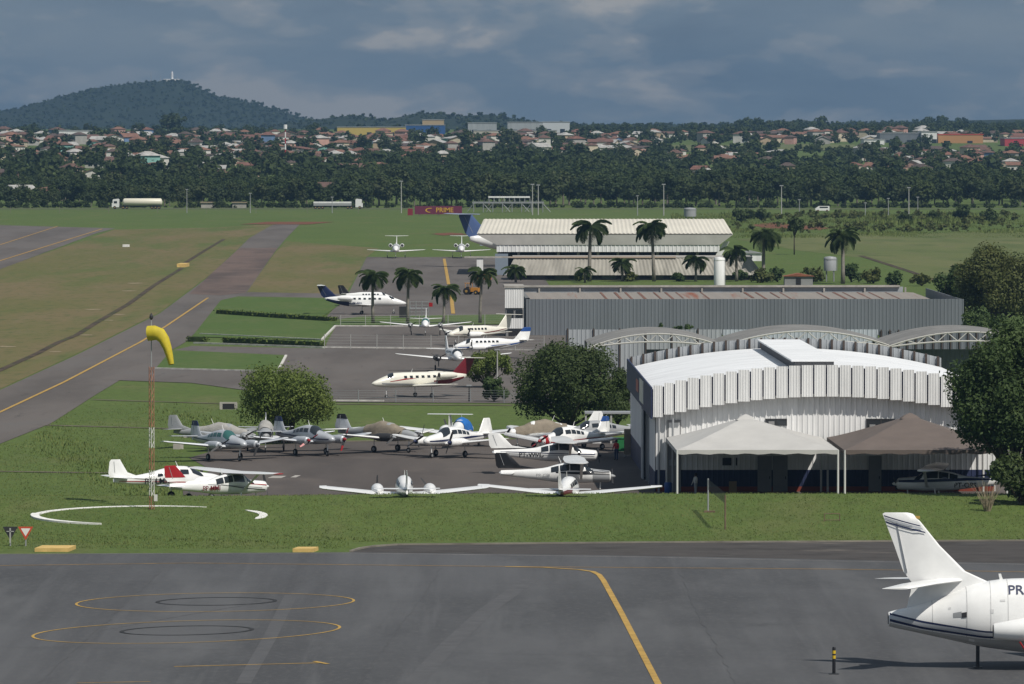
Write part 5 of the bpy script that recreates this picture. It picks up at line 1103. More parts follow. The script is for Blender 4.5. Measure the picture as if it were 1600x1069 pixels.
# things by the hangar side
def boxthing(name, label, cat, px, py, parts):
    p = G(px, py); t = thing(name, label, cat, (p.x, p.y, .04))
    for nm, m, bxs in parts: MB().box(*bxs).build(nm, m, t)
    return t
boxthing('green_cabinet', 'green waste bin beside the hangar side wall', 'bin', 972, 708, [('body', mat('green plastic', (.02, .16, .05), .5), (-.5, .5, -.5, .5, .12, 1.25)), ('lid', mat('green plastic', (.02, .16, .05), .5), (-.55, .55, -.55, .55, 1.253, 1.33)), ('wheel', RUBBER, (-.45, -.3, -.55, -.4, 0, .2)), ('wheel', RUBBER, (.3, .45, -.55, -.4, 0, .2))])
boxthing('canvas_screen', 'pale canvas screen leaning by the hangar side', 'screen', 984, 714, [('panel', CANVAS, (-.5, .5, -.05, .05, .15, 2.4)), ('foot', STEEL, (-.5, -.4, -.3, .3, 0, .148)), ('foot', STEEL, (.4, .5, -.3, .3, 0, .148))])
sh = boxthing('open_shelter', 'small open shelter behind the green bin', 'shelter', 955, 694, [('roof', GREYP, (-2.4, 2.2, 0, 3, 2.7, 2.85))])
for x in (-2.3, 0, 2.1): bx('post', sh, WPOST, x - .08, x + .08, .1, .26, 0, 2.698)
bx('crate', sh, WSHEET, -1.7, -.9, .5, 1.2, 0, 1.4)
boxthing('blue_drum', 'blue plastic drum at the hangar corner', 'drum', 0, 780, []) if False else None
p = Vector((at(1044, 770, 503).x, 503, .03)); t = thing('blue_drum', 'blue plastic drum at the hangar corner', 'drum', p); MB().lathe([(.26, 0), (.3, .1), (.3, .75), (.26, .85), (.02, .86)], 14).build('body', BLUEP, t, 'auto'); MB().lathe([(.31, .4), (.31, .45)], 14).build('rim', BLUEP, t)
p = Vector((at(1145, 770, 500).x, 500, .03)); t = thing('cardboard_box', 'upright brown box against the navy wall', 'box', p); bx('body', t, mat('cardboard', (.25, .18, .1), .9), -.3, .3, -.2, .2, 0, 1.05); bx('flap', t, mat('cardboard', (.25, .18, .1), .9), -.3, .3, -.24, -.202, .8, 1.1)
# people
def person(label, loc, rz, shirt, trousers, bend=0.0, reach=.2):
    t = thing('person', label, 'person', loc, rz)
    J = {'pel': (0, 0, .95), 'chest': (bend * .35, 0, 1.3), 'neck': (bend * .5, 0, 1.5), 'head': (bend * .6 + .02, 0, 1.63), 'top': (bend * .62 + .02, 0, 1.76)}
    V = [J['pel'], J['chest'], J['neck'], J['head'], J['top']]; E = [(0, 1), (1, 2), (2, 3), (3, 4)]; Rd = [.15, .17, .06, .1, .075]
    for s_ in (1, -1):
        i = len(V); V += [(bend * .4, .19 * s_, 1.42), (bend * .4 + .05, .27 * s_, 1.14), (bend * .4 + reach, .24 * s_, .92), (bend * .4 + reach + .06, .23 * s_, .84)]; E += [(1, i), (i, i+1), (i+1, i+2), (i+2, i+3)]; Rd += [.07, .055, .04, .035]
        i = len(V); V += [(0, .1 * s_, .88), (.03 * s_, .12 * s_, .5), (.05 * s_, .13 * s_, .08), (.05 * s_ + .15, .14 * s_, .05)]; E += [(0, i), (i, i+1), (i+1, i+2), (i+2, i+3)]; Rd += [.1, .075, .055, .045]
    me = bpy.data.meshes.new('body'); me.from_pydata(V, E, []); o = link('body', me, t); me.materials.append(shirt)
    sk = o.modifiers.new('skin', 'SKIN'); 
    for i, r in enumerate(Rd): me.skin_vertices[0].data[i].radius = (r, r)
    me.skin_vertices[0].data[0].use_root = True; ss = o.modifiers.new('sub', 'SUBSURF'); ss.levels = 1; ss.render_levels = 2
    # clothing colours by height on the one body
    m = bpy.data.materials.new('clothes'); m.use_nodes = True; tt = m.node_tree; bs = tt.nodes['Principled BSDF']; bs.inputs['Roughness'].default_value = .9
    tcn = N(tt, 'ShaderNodeTexCoord'); sx = N(tt, 'ShaderNodeSeparateXYZ'); rmp = N(tt, 'ShaderNodeValToRGB'); rmp.color_ramp.interpolation = 'CONSTANT'; mr = N(tt, 'ShaderNodeMath', operation='DIVIDE'); mr.inputs[1].default_value = 1.85
    tt.links.new(tcn.outputs['Object'], sx.inputs[0]); tt.links.new(sx.outputs[2], mr.inputs[0]); tt.links.new(mr.outputs[0], rmp.inputs[0]); tt.links.new(rmp.outputs[0], bs.inputs['Base Color'])
    el = rmp.color_ramp.elements; gc = lambda mm: mm.node_tree.nodes['Principled BSDF'].inputs['Base Color'].default_value[:]
    el[0].position = 0; el[0].color = (.02, .02, .02, 1); el[1].position = .06; el[1].color = gc(trousers)
    for pos, mm in ((.54, shirt), (.82, SKIN)): e = el.new(pos); e.color = gc(mm)
    me.materials.clear(); me.materials.append(m)
    MB().lathe([(.02, .17), (.1, .13), (.125, .04), (.11, -.03), (.09, -.06)], 12, (J['head'][0] - .03, 0, J['head'][2])).build('hair', HAIR, t, True)
pp = G(963, 720); person('person in red shirt and dark trousers standing by the hangar side', (pp.x, pp.y, .04), R(-120), REDC, DENIM)
pp = G(905, 741); person('person in red top bending into the cabin door of the high-wing plane', (pp.x, pp.y - 1.2, .04), R(95), REDC, DENIM, .5, .35)
person('person in pale shirt standing before the navy wall under the tent', (at(1087, 760, 499).x, 499, .03), R(-150), SHIRT, GREYP)
# ------------------------------------------------------------------ far country: highway, wood, town, hills
def onland(px, dist): x = (px - CX) / FOC * dist; return Vector((x, dist, gz(x, dist)))
HWY = ribbon('highway', [(-420, 2205, 0), (0, 2205, 0), (420, 2205, 0)], 11, ASPH2, .06, 'highway along the foot of the wood', pixel=False, step=30)
def truck(px, dist, label, kind, flip=False):
    p = onland(px, dist); t = thing('truck', label, 'truck', (p.x, p.y, .08), 0 if not flip else math.pi)
    CABW = mat('truck cab white', (.7, .7, .7), .4)
    MB().prism([(-1.3, .6), (1.2, .6), (1.2, 3.2), (.9, 3.5), (-.9, 3.3), (-1.3, 1.9)], -1.2, 1.2, 'y').build('cab', CABW, t); MB().box(-1.22, -1.0, -1.21, 1.21, 2.0, 2.9).build('windshield', GLASS, t); MB().box(-.6, .5, -1.22, -1.203, 1.9, 2.7).build('side_window', GLASS, t)
    MB().box(1.2, 16, -.5, .5, .8, 1.1).build('chassis', DARK, t)
    if kind == 'tanker':
        MB().path([(2.4, 0, 2.35), (2.7, 0, 2.35), (3.0, 0, 2.35), (15.4, 0, 2.35), (15.8, 0, 2.35), (16, 0, 2.35)], [.5, 1.1, 1.28, 1.28, 1.0, .3], 18).build('tank', mat('cream tank', (.66, .63, .52), .4), t, 'auto')
    else: MB().box(2.6, 15.6, -1.25, 1.25, 1.1, 2.0).build('flat_bed', GREYP, t); MB().box(2.6, 15.6, -1.2, 1.2, 2.003, 2.5).build('load', WSHEET, t)
    for x in (-.3, 2.6, 3.8, 12.5, 13.7, 14.9):
        for y in (-1.05, 1.05): wheel_at(t, x, y, .5)
truck(181, 2200, 'white truck hauling a long cream gas tank along the highway', 'tanker'); truck(561, 2200, 'white flatbed truck on the highway near the billboard', 'flat', True)
pb = onland(685, 2050); bb = thing('billboard', 'magenta billboard reading Prime in yellow letters', 'billboard', (pb.x, pb.y, 0)); kb = 2050 / FOC
bx('board', bb, mat('magenta print', (.13, .02, .05), .6), -37 * kb, 37 * kb, -.1, .1, zat(335, 2050), zat(322, 2050)); text(bb, 'PRIME', 2.15, (2.0, -.16, zat(328.6, 2050)), (math.pi/2, 0, 0), mat('yellow print', (.55, .32, .03), .6), 'lettering')
ar = MB(); rings = []
for i in range(13):
    a = R(70 + 200 * i / 12); rings.append([(-2.6 + r_ * 1.6 * math.cos(a), -.14 - y_, zat(328.6, 2050) + r_ * .75 * math.sin(a)) for r_, y_ in ((1.0, 0), (1.0, .03), (.72, .03), (.72, 0))])
ar.loft(rings).build('swoosh', mat('yellow print', (.55, .32, .03), .6), bb)
for x in (-6, 0, 6): bx('post', bb, STEEL, x - .15, x + .15, .11, .4, 0, zat(322, 2050))
bx('side_panel', bb, mat('dark red print', (.2, .02, .03), .6), -48 * kb, -40 * kb, .2, 1.0, 0, zat(326, 2050))
# open grandstand frame
gp_ = onland(790, 2120); gs2 = thing('grandstand', 'open steel grandstand frame with white roof strip', 'grandstand', (gp_.x, gp_.y, 0)); q = 2120 / FOC; zs_ = lambda py: zat(py, 2120)
bx('deck', gs2, STEEL, -52 * q, 60 * q, 0, 4, zs_(318), zs_(315.5)); bx('roof', gs2, WSHEET, -27 * q, 38 * q, .5, 4, zs_(309.3), zs_(307))
for i in range(9): bx('roof_post', gs2, STEEL, (-26 + i * 8) * q - .12, (-26 + i * 8) * q + .12, .6, .84, zs_(315.4), zs_(309.4))
for i, x in enumerate((-50, -35, -20, -5, 10, 25, 40, 58)):
    MB().tube((x * q, 0, 0), (x * q, 0, zs_(318)), .16, n=6).build('leg', STEEL, gs2); x2 = x + (12 if i % 2 else -10)
    MB().tube((x * q, .3, zs_(318)), (x2 * q, .3, .1), .12, n=6).build('brace', STEEL, gs2)
for i in range(14): MB().tube(((-50 + i * 8.2) * q, -.1, zs_(315.4)), ((-50 + i * 8.2) * q, -.1, zs_(312.5)), .07, n=5).build('baluster', STEEL, gs2)
p = onland(1285, 2130); t = thing('parked_van', 'white van parked at the edge of the far field', 'van', (p.x, p.y, .05)); MB().prism([(-2.4, .4), (2.3, .4), (2.3, 1.9), (-1.2, 1.9), (-2.4, 1.1)], -.9, .9, 'y').build('body', WSHEET, t); MB().box(-1.0, 1.8, -.92, -.903, 1.25, 1.7).build('window', GLASS, t)
for x in (-1.5, 1.5): wheel_at(t, x, -.8, .35); wheel_at(t, x, .8, .35)
for px, c_ in ((325, 'tan low bus shelter on the highway, nearer the tanker'), (374, 'tan low bus shelter on the highway, nearer the flatbed')):
    p = onland(px, 2230); t = thing('roadside_shelter', c_, 'shelter', (p.x, p.y, 0)); bx('wall', t, CONC, -2.4, 2.4, 0, 3, 0, 1.8); bx('roof', t, mat('tan roof', (.3, .24, .16), .9), -2.7, 2.7, -.4, 3.4, 1.803, 2.1)
# --- tree meshes shared by all far trees
def far_crown(seed, n, size, m=LEAF_F, tall=1.0):
    rs = np.random.default_rng(seed); lb_ = lobes_for(10, 9 * tall, 1.2, 14, rs); V, Fc = leafcloud(lb_, n, size, rs, 1, .3, .3, .85); return V, Fc
FC = [far_crown(100 + i, 700, .5, tall=(1.0, 1.25, .8, 1.1, .95)[i]) for i in range(5)]
CROWNS = []
for i in range(5):
    for j, m in enumerate((LEAF_F, leafmat('far dark leaves', (.036, .056, .019), (.05, .072, .024), (.028, .045, .016), .1), leafmat('far olive leaves', (.058, .075, .024), (.042, .062, .019), (.075, .085, .032), .1))): CROWNS.append(npmesh('crown', FC[i][0], FC[i][1], m))
tkm = MB().path([(0, 0, -.3), (.1, 0, 2), (0, .1, 5)], [.35, .28, .15], 6); TK = bpy.data.meshes.new('trunk'); TK.from_pydata([tuple(v) for v in tkm.v], [], tkm.f); TK.materials.append(mat('pale bark', (.16, .14, .12), .9))
def far_tree(p, s, label, group, k=None):
    t = thing('wood_tree', label, 'tree', p, random.uniform(0, 6.28), group); t.scale = (s * random.uniform(.9, 1.2), s * random.uniform(.9, 1.2), s)
    link('crown', random.choice(CROWNS) if k is None else CROWNS[k], t); link('trunk', TK, t)
def zone(px, dist):
    a = 'left of the red-white mast' if px < 430 else 'below the yellow warehouse' if px < 640 else 'below the grey warehouses' if px < 900 else 'near the pale pasture' if px < 1340 else 'under the orange roofed depot'
    return a + (', high in the town' if dist > 4200 else ', low on the slope' if dist < 3300 else '')
def fzone(px):
    for lim, nm in ((90, 'at the left picture edge'), (180, 'left of the tanker truck'), (260, 'behind the tanker truck'), (350, 'beside the first bus shelter'), (430, 'right of the bus shelters'), (510, 'left of the flatbed truck'), (580, 'behind the flatbed truck'), (650, 'left of the magenta billboard'), (740, 'behind the magenta billboard'), (860, 'behind the grandstand'), (960, 'left of the middle pole'), (1060, 'behind the grey round tank'), (1180, 'right of the beige roof'), (1260, 'behind the tall pole by the field'), (1340, 'behind the white van'), (1440, 'behind the last pair of poles'), (1530, 'above the olive spreading tree')):
        if px < lim: return nm
    return 'at the right picture edge'
# front rank of the wood: one by one
n_ind = 0
for i in range(150):
    px = -30 + 1660 * (i + random.random()) / 150; dist = 2245 + random.random() * 70; s = random.uniform(.75, 1.2) if px > 540 else random.uniform(.5, .95)
    kk_ = random.randrange(15); far_tree(onland(px, dist), s, ('tall ' if s > 1.0 else 'low ' if s < .7 else 'middling ') + ('mixed green', 'dark', 'olive')[kk_ % 3] + ' tree in the wood front, ' + fzone(px), 'front rank of the wood', kk_)
for i in range(60):
    px = random.uniform(0, 1600); dist = random.uniform(3000, 4600)
    if (1030 < px < 1340 and 3700 < dist < 4200) or (515 < px < 905 and 4300 < dist) or (px > 1340 and dist > 3900): continue
    kk_ = random.randrange(15); s = random.uniform(.7, 1.25); far_tree(onland(px, dist), s, ('big ' if s > 1 else 'small ') + ('mixed green', 'dark', 'olive')[kk_ % 3] + ' tree among the houses, ' + zone(px, dist), 'trees among the town houses', kk_)
far_tree(onland(263, 4700), 1.9, 'big dark tree standing highest over the town roofs', 'high trees of the town', 1); far_tree(onland(276, 4710), 1.6, 'dark tree next to the highest one over the roofs', 'high trees of the town', 4)
# the wood behind: one mass
def mass(name, label, spots, m=LEAF_F, keep=1.0):
    V = []; F_ = []; o = 0
    for (x, y, z, s, dens) in spots:
        v, f = FC[random.randrange(5)]; nq = int(len(f) * dens * keep); sel = rng.choice(len(f), nq, replace=False); vv = v.reshape(-1, 4, 3)[sel].reshape(-1, 3); a = random.uniform(0, 6.28); c, sn = math.cos(a), math.sin(a)
        if dens < .6: # fewer but larger leaves
            q = vv.reshape(-1, 4, 3); ce = q.mean(1, keepdims=True); vv = (ce + (q - ce) * (1 / math.sqrt(dens))).reshape(-1, 3)
        w_ = np.empty_like(vv); w_[:, 0] = (vv[:, 0] * c - vv[:, 1] * sn) * s * 1.1 + x; w_[:, 1] = (vv[:, 0] * sn + vv[:, 1] * c) * s * 1.1 + y; w_[:, 2] = vv[:, 2] * s + z
        V.append(w_); F_.append(np.arange(o, o + len(vv)).reshape(-1, 4)); o += len(vv)
    return tag(link(name, npmesh(name, np.concatenate(V), np.concatenate(F_), m)), label, 'forest', kind='stuff')
def depthlim(px): return 380 if px < 540 else 1150 if px < 980 else 420
def cleared(px, dist):      # open ground: the pasture and the yards before the warehouses
    return (1030 < px < 1340 and 3820 < dist < 4180) or (515 < px < 905 and 4480 < dist < 5000) or (1340 < px < 1650 and 3980 < dist < 4330) or (85 < px < 145 and 4150 < dist < 4400)
spots = []
for i in range(900):
    px = random.uniform(-80, 1680); dist = 2290 + depthlim(px) * random.random() ** 1.2; p = onland(px, dist); s = random.uniform(.7, 1.1) if px > 540 else random.uniform(.45, .9)
    if dist > 2700: s *= .8
    if px < 520 and dist > 2450 and random.random() < .3: continue
    if px > 980 and random.random() < .25: continue
    spots.append((p.x, p.y, p.z, s, .6))
for i in range(420):
    px = random.uniform(-80, 1680); p = onland(px, random.uniform(2228, 2248)); spots.append((p.x, p.y, p.z - .6, random.uniform(.12, .34), .2))
mass('forest', 'dark dense wood between the field and the town', spots)
def towny(px, dist):        # how built-up a spot is
    if cleared(px, dist): return 0
    if px < 700: return .95 if dist > 3100 else .45 if dist > 2750 else .12
    if px < 1000: return .9 if dist > 3700 else 0
    if px < 1340: return .7 if dist > 4180 else .28 if dist > 2800 else 0
    return .8 if 2850 < dist < 4700 else 0
spots = []
while len(spots) < 2650:
    px = random.uniform(-80, 1680); dist = random.uniform(2650, 5300)
    if cleared(px, dist) or random.random() < towny(px, dist) * .5: continue
    p = onland(px, dist); spots.append((p.x, p.y, p.z - .3, random.uniform(.34, .72) * (1.35 if random.random() < .22 else 1) * (1.2 if dist < 3300 else 1), .24))
mass('treetops', 'green treetops spread through the far town', spots)
spots = []
for i in range(600):
    px = random.uniform(830, 1680); dist = random.uniform(5300, 6600); p = onland(px, dist); spots.append((p.x, p.y, p.z - 1, random.uniform(.35, .8) * (1.5 if 1150 < px < 1290 or 1440 < px < 1480 else 1), .24))
mass('treeline', 'dark line of trees along the far ridge', spots)
spots = []
for i in range(420):
    p = G(random.uniform(1130, 1640), 336 + 28 * random.random() ** 1.5); spots.append((p.x, p.y, p.z - .3, random.choice((.07, .1, .12, .16, .24)), .12))
mass('weeds', 'rank weeds and low scrub in the right-hand field', spots, LEAF_Y)
# pasture
pz = []
sheet_o = MB()
g_ = []
for j in range(6):
    dd = 3860 + 300 * j / 5; g_.append([(u, dd, gz(u, dd) + .4) for u in [((1035 + 300 * i / 12) - 800) / FOC * dd for i in range(13)]])
tag(sheet_o.loft(g_, closed=False).build('pasture', mat('pale pasture', (.11, .125, .04), .9, var=.15, scale=.02)), 'pale green pasture between the town woods', kind='structure')
# --- houses
WALLC = [('cream', (.52, .45, .34)), ('white', (.62, .6, .56)), ('pink', (.5, .3, .25)), ('grey', (.34, .33, .31)), ('tan', (.42, .32, .22)), ('aqua', (.22, .42, .38)), ('blue', (.14, .22, .38))]
ROOFC = [('orange tiled', (.2, .105, .072)), ('red-brown tiled', (.13, .075, .058)), ('rust-red tiled', (.165, .08, .058)), ('pale grey', (.38, .37, .35)), ('dark tiled', (.09, .065, .055))]
WM_ = {n: mat(n + ' house wall', c, .9, var=.12, scale=.4) for n, c in WALLC}; RM_ = {n: mat(n + ' roof', c, .9, var=.25, scale=.5) for n, c in ROOFC}
SH = [(9, 8, 3.2, 1.9, 'hip'), (12, 8, 3.2, 2.0, 'gable'), (8, 8, 6.0, 1.8, 'hip'), (14, 9, 3.4, 1.6, 'shed'), (10, 10, 3.2, 2.2, 'gable')]
hc = {}
def hmesh(k, kind, m):
    key = (k, kind, m.name)
    if key in hc: return hc[key]
    W, D, H_, Rf, ty = SH[k]; b = MB(); o = .6
    if kind == 'wall':
        b.box(-W/2, W/2, 0, D, -1.5, H_)
        if ty == 'gable': b.prism([(-W/2, H_ + .003), (W/2, H_ + .003), (0, H_ + Rf - .25)], .02, D - .02, 'y')
    elif ty == 'hip': b.loft([[(-W/2-o, -o, H_ + .01), (W/2+o, -o, H_ + .01), (W/2+o, D+o, H_ + .01), (-W/2-o, D+o, H_ + .01)], [(-W*.15, D*.48, H_+Rf), (W*.15, D*.48, H_+Rf), (W*.15, D*.52, H_+Rf), (-W*.15, D*.52, H_+Rf)]])
    elif ty == 'gable': b.loft([[(-W/2-o, y, H_ - .2), (0, y, H_ + Rf), (W/2+o, y, H_ - .2), (W/2+o, y, H_ - .4), (0, y, H_ + Rf - .22), (-W/2-o, y, H_ - .4)] for y in (-o, D+o)])
    else: b.prism([(-o, H_ + .01), (D+o, H_ + Rf), (D+o, H_ + Rf + .2), (-o, H_ + .21)], -W/2-o, W/2+o, 'x')
    if kind == 'win': pass
    me = bpy.data.meshes.new(kind); me.from_pydata([tuple(v) for v in b.v], [], b.f); bm = bmesh.new(); bm.from_mesh(me); bmesh.ops.recalc_face_normals(bm, faces=bm.faces); bm.to_mesh(me); bm.free(); me.materials.append(m); hc[key] = me; return me
wv = MB().box(-.6, .6, -.06, -.003, 1.0, 2.2); WIN = bpy.data.meshes.new('window'); WIN.from_pydata(wv.v, [], wv.f); WIN.materials.append(GLASS)
dv = MB().box(-.5, .5, -.06, -.003, 0, 2.2); DOR = bpy.data.meshes.new('door'); DOR.from_pydata(dv.v, [], dv.f); DOR.materials.append(WOOD)
def house(px, dist, k=None, wc=None, rc=None, s=1.0, label=None):
    k = random.randrange(5) if k is None else k; wc = wc or random.choices([n for n, _ in WALLC], [4, 4, 2, 2, 2, .4, .4])[0]; rc = rc or random.choices([n for n, _ in ROOFC], [3, 3, 3, 2.4, 2])[0]
    p = onland(px, dist); t = thing('house', label or f'{wc}-walled house with {rc} roof, {zone(px, dist)}', 'house', p, random.choice((0, 0, .4, -.4, 1.2, -1.1)), 'houses of the far town'); t.scale = (s,) * 3
    link('wall', hmesh(k, 'wall', WM_[wc]), t); link('roof', hmesh(k, 'roof', RM_[rc]), t); W = SH[k][0]
    for x in (-W * .3, W * .3): link('window', WIN, t, (x, 0, 0))
    link('door', DOR, t)
def rand_spot():
    while True:
        px = random.uniform(-30, 1630); dist = 2650 + 2050 * random.random() ** .8
        if random.random() < towny(px, dist): return px, dist
sp_ = sorted((rand_spot() for _ in range(760)), key=lambda q: q[1])
for px, dist in sp_[:285]: house(px, dist, s=random.uniform(.7, 1.0))
# the houses farther up, too small to tell apart: one mass
HM = list(WM_.values()) + list(RM_.values()); hv = []; hf = []; hi = []
for px, dist in sp_[285:]:
    k = random.randrange(5); wi = random.choices(range(7), [4, 5, 2, 2, 2, .4, .4])[0]; ri = 7 + random.choices(range(5), [3, 3, 3, 2.6, 2])[0]; p = onland(px, dist); a = random.choice((0, 0, .4, -.4, 1.2, -1.1)); s_ = random.uniform(.7, 1.1)
    for kind, mi in (('wall', wi), ('roof', ri)):
        me = hmesh(k, kind, HM[mi]); o_ = len(hv); c_, n_ = math.cos(a) * s_, math.sin(a) * s_
        hv += [(p.x + v.co.x * c_ - v.co.y * n_, p.y + v.co.x * n_ + v.co.y * c_, p.z + v.co.z * s_) for v in me.vertices]
        for f in me.polygons: hf.append(tuple(i + o_ for i in f.vertices)); hi.append(mi)
me = bpy.data.meshes.new('distant_houses'); me.from_pydata(hv, [], hf)
for m in HM: me.materials.append(m)
me.polygons.foreach_set('material_index', hi); tag(link('distant_houses', me), 'crowded small houses of the far upper town', 'houses', kind='stuff')
for px, dist, k in ((15, 2420, 1), (60, 2400, 3), (75, 2440, 1), (95, 2410, 0), (30, 2460, 4)): house(px, dist, k, label=f'house with tiled roof by the highway wood, {names_[(px // 15) % 9]} of the low group', s=1.1)
for px, d_, lab, wc in ((236, 2980, 'tall aqua-sided house standing alone among trees', 'aqua'), (505, 2480, 'tan walled yard house below the wood', 'tan'), (568, 2900, 'small cream house among the mid-slope trees', 'cream'), (620, 2930, 'white house by the mid-slope trees', 'white')): house(px, d_, 2 if wc == 'aqua' else 3, wc, s=1.15, label=lab)
# --- warehouses on the skyline of the town
def ware(px0, px1, pyt, pyb, dist, m, label, roofm=None, dep=40, cat='warehouse'):
    a = at(px0, pyt, dist); W = (px1 - px0) * dist / FOC; zb_ = min(zat(pyb, dist), gz(a.x, dist)) - 2; t = thing('warehouse', label, cat, (a.x, dist, 0)); z1 = a.z + 1.0
    bx('wall', t, m, 0, W, 0, dep, zb_, z1); bx('roof', t, roofm or GREYP, -.3, W + .3, -.3, dep + .3, z1 + .005, z1 + .5)
    n = max(2, int(W / 14))
    for i in range(n): bx('door', t, GLASS, W * (i + .3) / n, W * (i + .3) / n + 3.5, -.12, -.01, zb_, zat(pyt + (pyb - pyt) * .72, dist))
ware(527, 634, 201, 209, 4900, mat('yellow cladding', (.48, .36, .09), .7), 'long yellow warehouse on the town skyline'); ware(633, 695, 198, 208, 4905, mat('blue cladding', (.02, .08, .24), .7), 'blue warehouse joined to the yellow one')
ware(660, 693, 189.5, 197, 4990, mat('ochre wall', (.4, .3, .18), .8), 'ochre block behind the blue warehouse'); ware(731, 776, 194.5, 206, 4900, GSHEET2, 'grey warehouse right of the blue one'); ware(793, 848, 193.5, 206, 4900, GSHEET2, 'large grey warehouse in the skyline middle'); ware(848, 890, 193, 205, 4905, mat('pale cladding', (.5, .52, .55), .7), 'pale warehouse at the end of the grey one')
ware(1375, 1440, 211, 222, 4300, GSHEET, 'long dark grey shed left of the orange depot'); ware(1440, 1464, 209, 221, 4290, WSHEET, 'white office at the end of the dark grey shed'); ware(1466, 1536, 213, 223, 4300, mat('orange cladding', (.42, .22, .09), .7), 'orange roofed depot at the right of the town', mat('red fascia', (.45, .06, .04), .7)); ware(1350, 1382, 221, 227, 4200, WSHEET, 'low white shed below the dark grey shed'); ware(1570, 1640, 219, 229, 4200, mat('red cladding', (.4, .05, .06), .7), 'red roofed shed at the right picture edge'); ware(92, 138, 207, 217, 4350, WSHEET, 'long white school block on the left of town'); ware(740, 870, 206.5, 212, 4700, mat('cream cladding', (.45, .42, .36), .8), 'long cream block under the grey warehouses')
# red and white mast, hilltop masts and monument
mp_ = onland(446, 3150); mt = thing('radio_mast', 'red and white banded radio mast above the town', 'mast', mp_); zt_ = zat(197, 3150) - mp_.z
for i in range(7): MB().tube((0, 0, zt_ * i / 7), (0, 0, zt_ * (i + 1) / 7 - .01), .38 - .02 * i, n=8).build('mast_section', WHITE if i % 2 else REDP, mt)
MB().lathe([(.3, zt_ - 1.5), (.9, zt_ - 1.4), (.9, zt_ + .6), (.3, zt_ + .7)], 10).build('antenna_head', WHITE, mt)
# --- hills
SIL = [(-900, 190), (-500, 188), (-200, 186), (-60, 178), (0, 170), (40, 163), (75, 153), (120, 140), (165, 130), (205, 126), (235, 125), (255, 122), (285, 122), (310, 132), (340, 146), (380, 153), (420, 163), (470, 178), (500, 186), (620, 190), (900, 193), (2600, 192)]
SIL2 = [(-900, 196), (380, 196), (470, 186), (520, 178), (555, 174.5), (575, 177), (597, 184), (620, 178.5), (655, 171), (690, 172), (720, 176), (760, 173.5), (790, 177), (830, 187), (900, 190.5), (1000, 190), (1200, 190), (1330, 187), (1450, 184), (1600, 181), (2600, 181)]
HILLM = layered('wooded hillside', (.015, .026, .011), [((.022, .034, .014), .02, (1, .5, 1), .45, .62), ((.01, .018, .009), .06, (1, .5, 1), .45, .65), ((.03, .04, .018), .008, (1, .4, 1), .58, .68)], rough=.95, bump=1.0, bscale=.06)  # greens darkened to stand in for cloud shade and tree self-shadow
def hillmesh(name, sil, D0, depth, label, th):
    nx, ny = 260, 24; V = []
    for j in range(ny + 1):
        f = j / ny; Y = D0 - depth + 2 * depth * f
        for i in range(nx + 1):
            px = -500 + 2600 * i / nx; X = (px - CX) / FOC * D0; top = zat(interp(px, sil), D0) - th
            k = math.exp(-((f - .5) / .22) ** 2) - math.exp(-(.5 / .22) ** 2); rough_ = 3.0 * math.sin(X * .021 + f * 9) * math.sin(f * 14 + X * .013) * (1 - abs(2 * f - 1)) * (0 if abs(f - .5) < .03 else 1)
            V.append((X, Y, 5 + (top - 5) * k + rough_ * min(1, max(0, (top - 20) / 60))))
    F_ = [(j*(nx+1)+i, j*(nx+1)+i+1, (j+1)*(nx+1)+i+1, (j+1)*(nx+1)+i) for j in range(ny) for i in range(nx)]
    return tag(link(name, npmesh(name, V, F_, HILLM, True)), label, kind='structure'), V, nx, ny
h1, V1, nx, ny = hillmesh('hill', SIL, 10500, 1500, 'tall wooded hill on the left skyline', 5); h2, V2, _, _ = hillmesh('hill', SIL2, 7800, 800, 'low wooded hills in the middle skyline', 4)
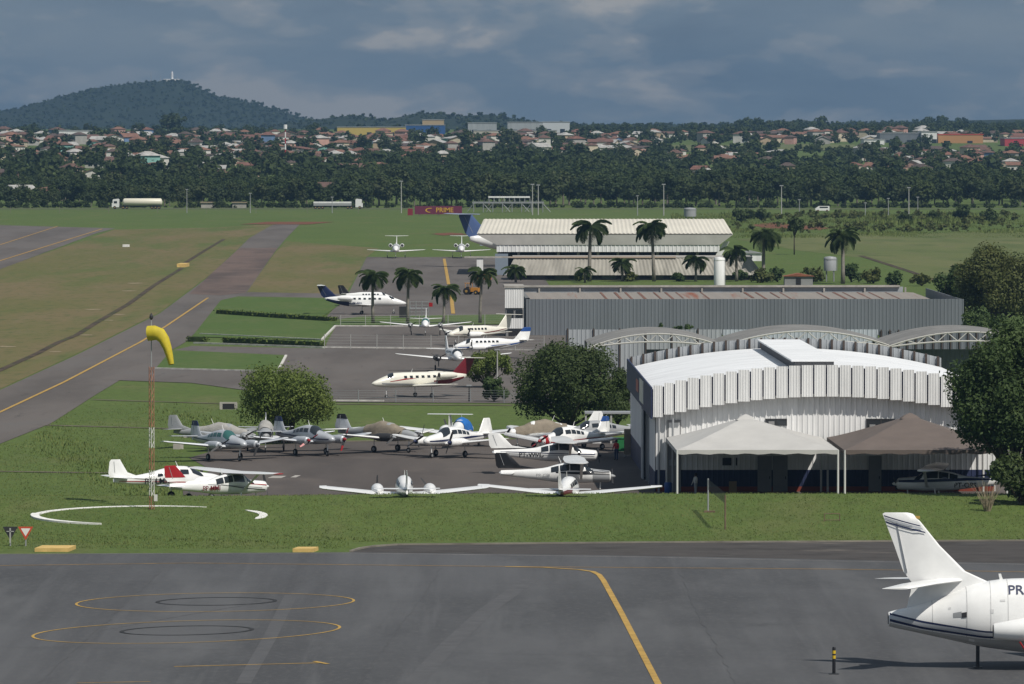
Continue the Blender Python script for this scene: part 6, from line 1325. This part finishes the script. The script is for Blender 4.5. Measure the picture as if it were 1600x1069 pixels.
def hilltrees(name, V, n, s0, s1, jl, jh, label):
    sp = []
    for i in range(n):
        j = random.randint(jl, jh); a = random.randint(20, nx - 60); v = V[j * (nx + 1) + a]; v2 = V[(j + 1) * (nx + 1) + a + 1]; v3 = V[(j + 1) * (nx + 1) + a]; f = random.random(); g = random.random(); sp.append((v[0] + (v2[0] - v[0]) * f, v[1] + (v2[1] - v[1]) * g, v[2] + (v3[2] - v[2]) * g - 1.5, random.uniform(s0, s1), .035))
    mass(name, label, sp, LEAF_F)
hilltrees('hill_woods', V1, 7000, .32, .62, 3, 11, 'woods covering the tall hill'); hilltrees('hill_woods', V2, 3200, .3, .6, 3, 11, 'woods covering the low hills')
ht = at(269, 124, 10500); mo = thing('hilltop_monument', 'white monument on the top of the hill', 'monument', (ht.x, 10500, ht.z - 3)); bx('base', mo, WHITE, -14, 12, -3, 3, -2, 3.5); MB().path([(0, 0, 3.4), (0, 0, 8), (0, 0, 13), (0, 0, 16)], [2, 1.8, 1.6, .7], 8).build('column', WHITE, mo)
for px, hgt in ((236, 15), (251, 8), (277, 9)):
    q_ = at(px, 125, 10500); t = thing('hilltop_mast', f'thin antenna mast on the hilltop, {"tallest of three" if hgt == 15 else "shortest beside the monument" if hgt == 8 else "one right beyond the monument"}', 'mast', (q_.x, 10500, q_.z - 4)); MB().tube((0, 0, 0), (0, 0, hgt + 3), .55, .3, 6).build('shaft', GREYP, t); bx('hut', t, GREYW, -2, 2, -2, 2, -2, 3)
# ------------------------------------------------------------------ haze
hz = MB().box(-3600, 3600, -60, 15900, -6, 175).build('haze'); tag(hz, 'thin bluish air over the whole valley', 'haze', kind='stuff')
hm = bpy.data.materials.new('haze'); hm.use_nodes = True; t = hm.node_tree; t.nodes.clear(); o = N(t, 'ShaderNodeOutputMaterial'); v = N(t, 'ShaderNodeVolumePrincipled'); v.inputs['Density'].default_value = 6.0e-5; v.inputs['Color'].default_value = (.24, .42, .66, 1); v.inputs['Anisotropy'].default_value = .2
t.links.new(v.outputs[0], o.inputs['Volume']); hz.data.materials.append(hm)
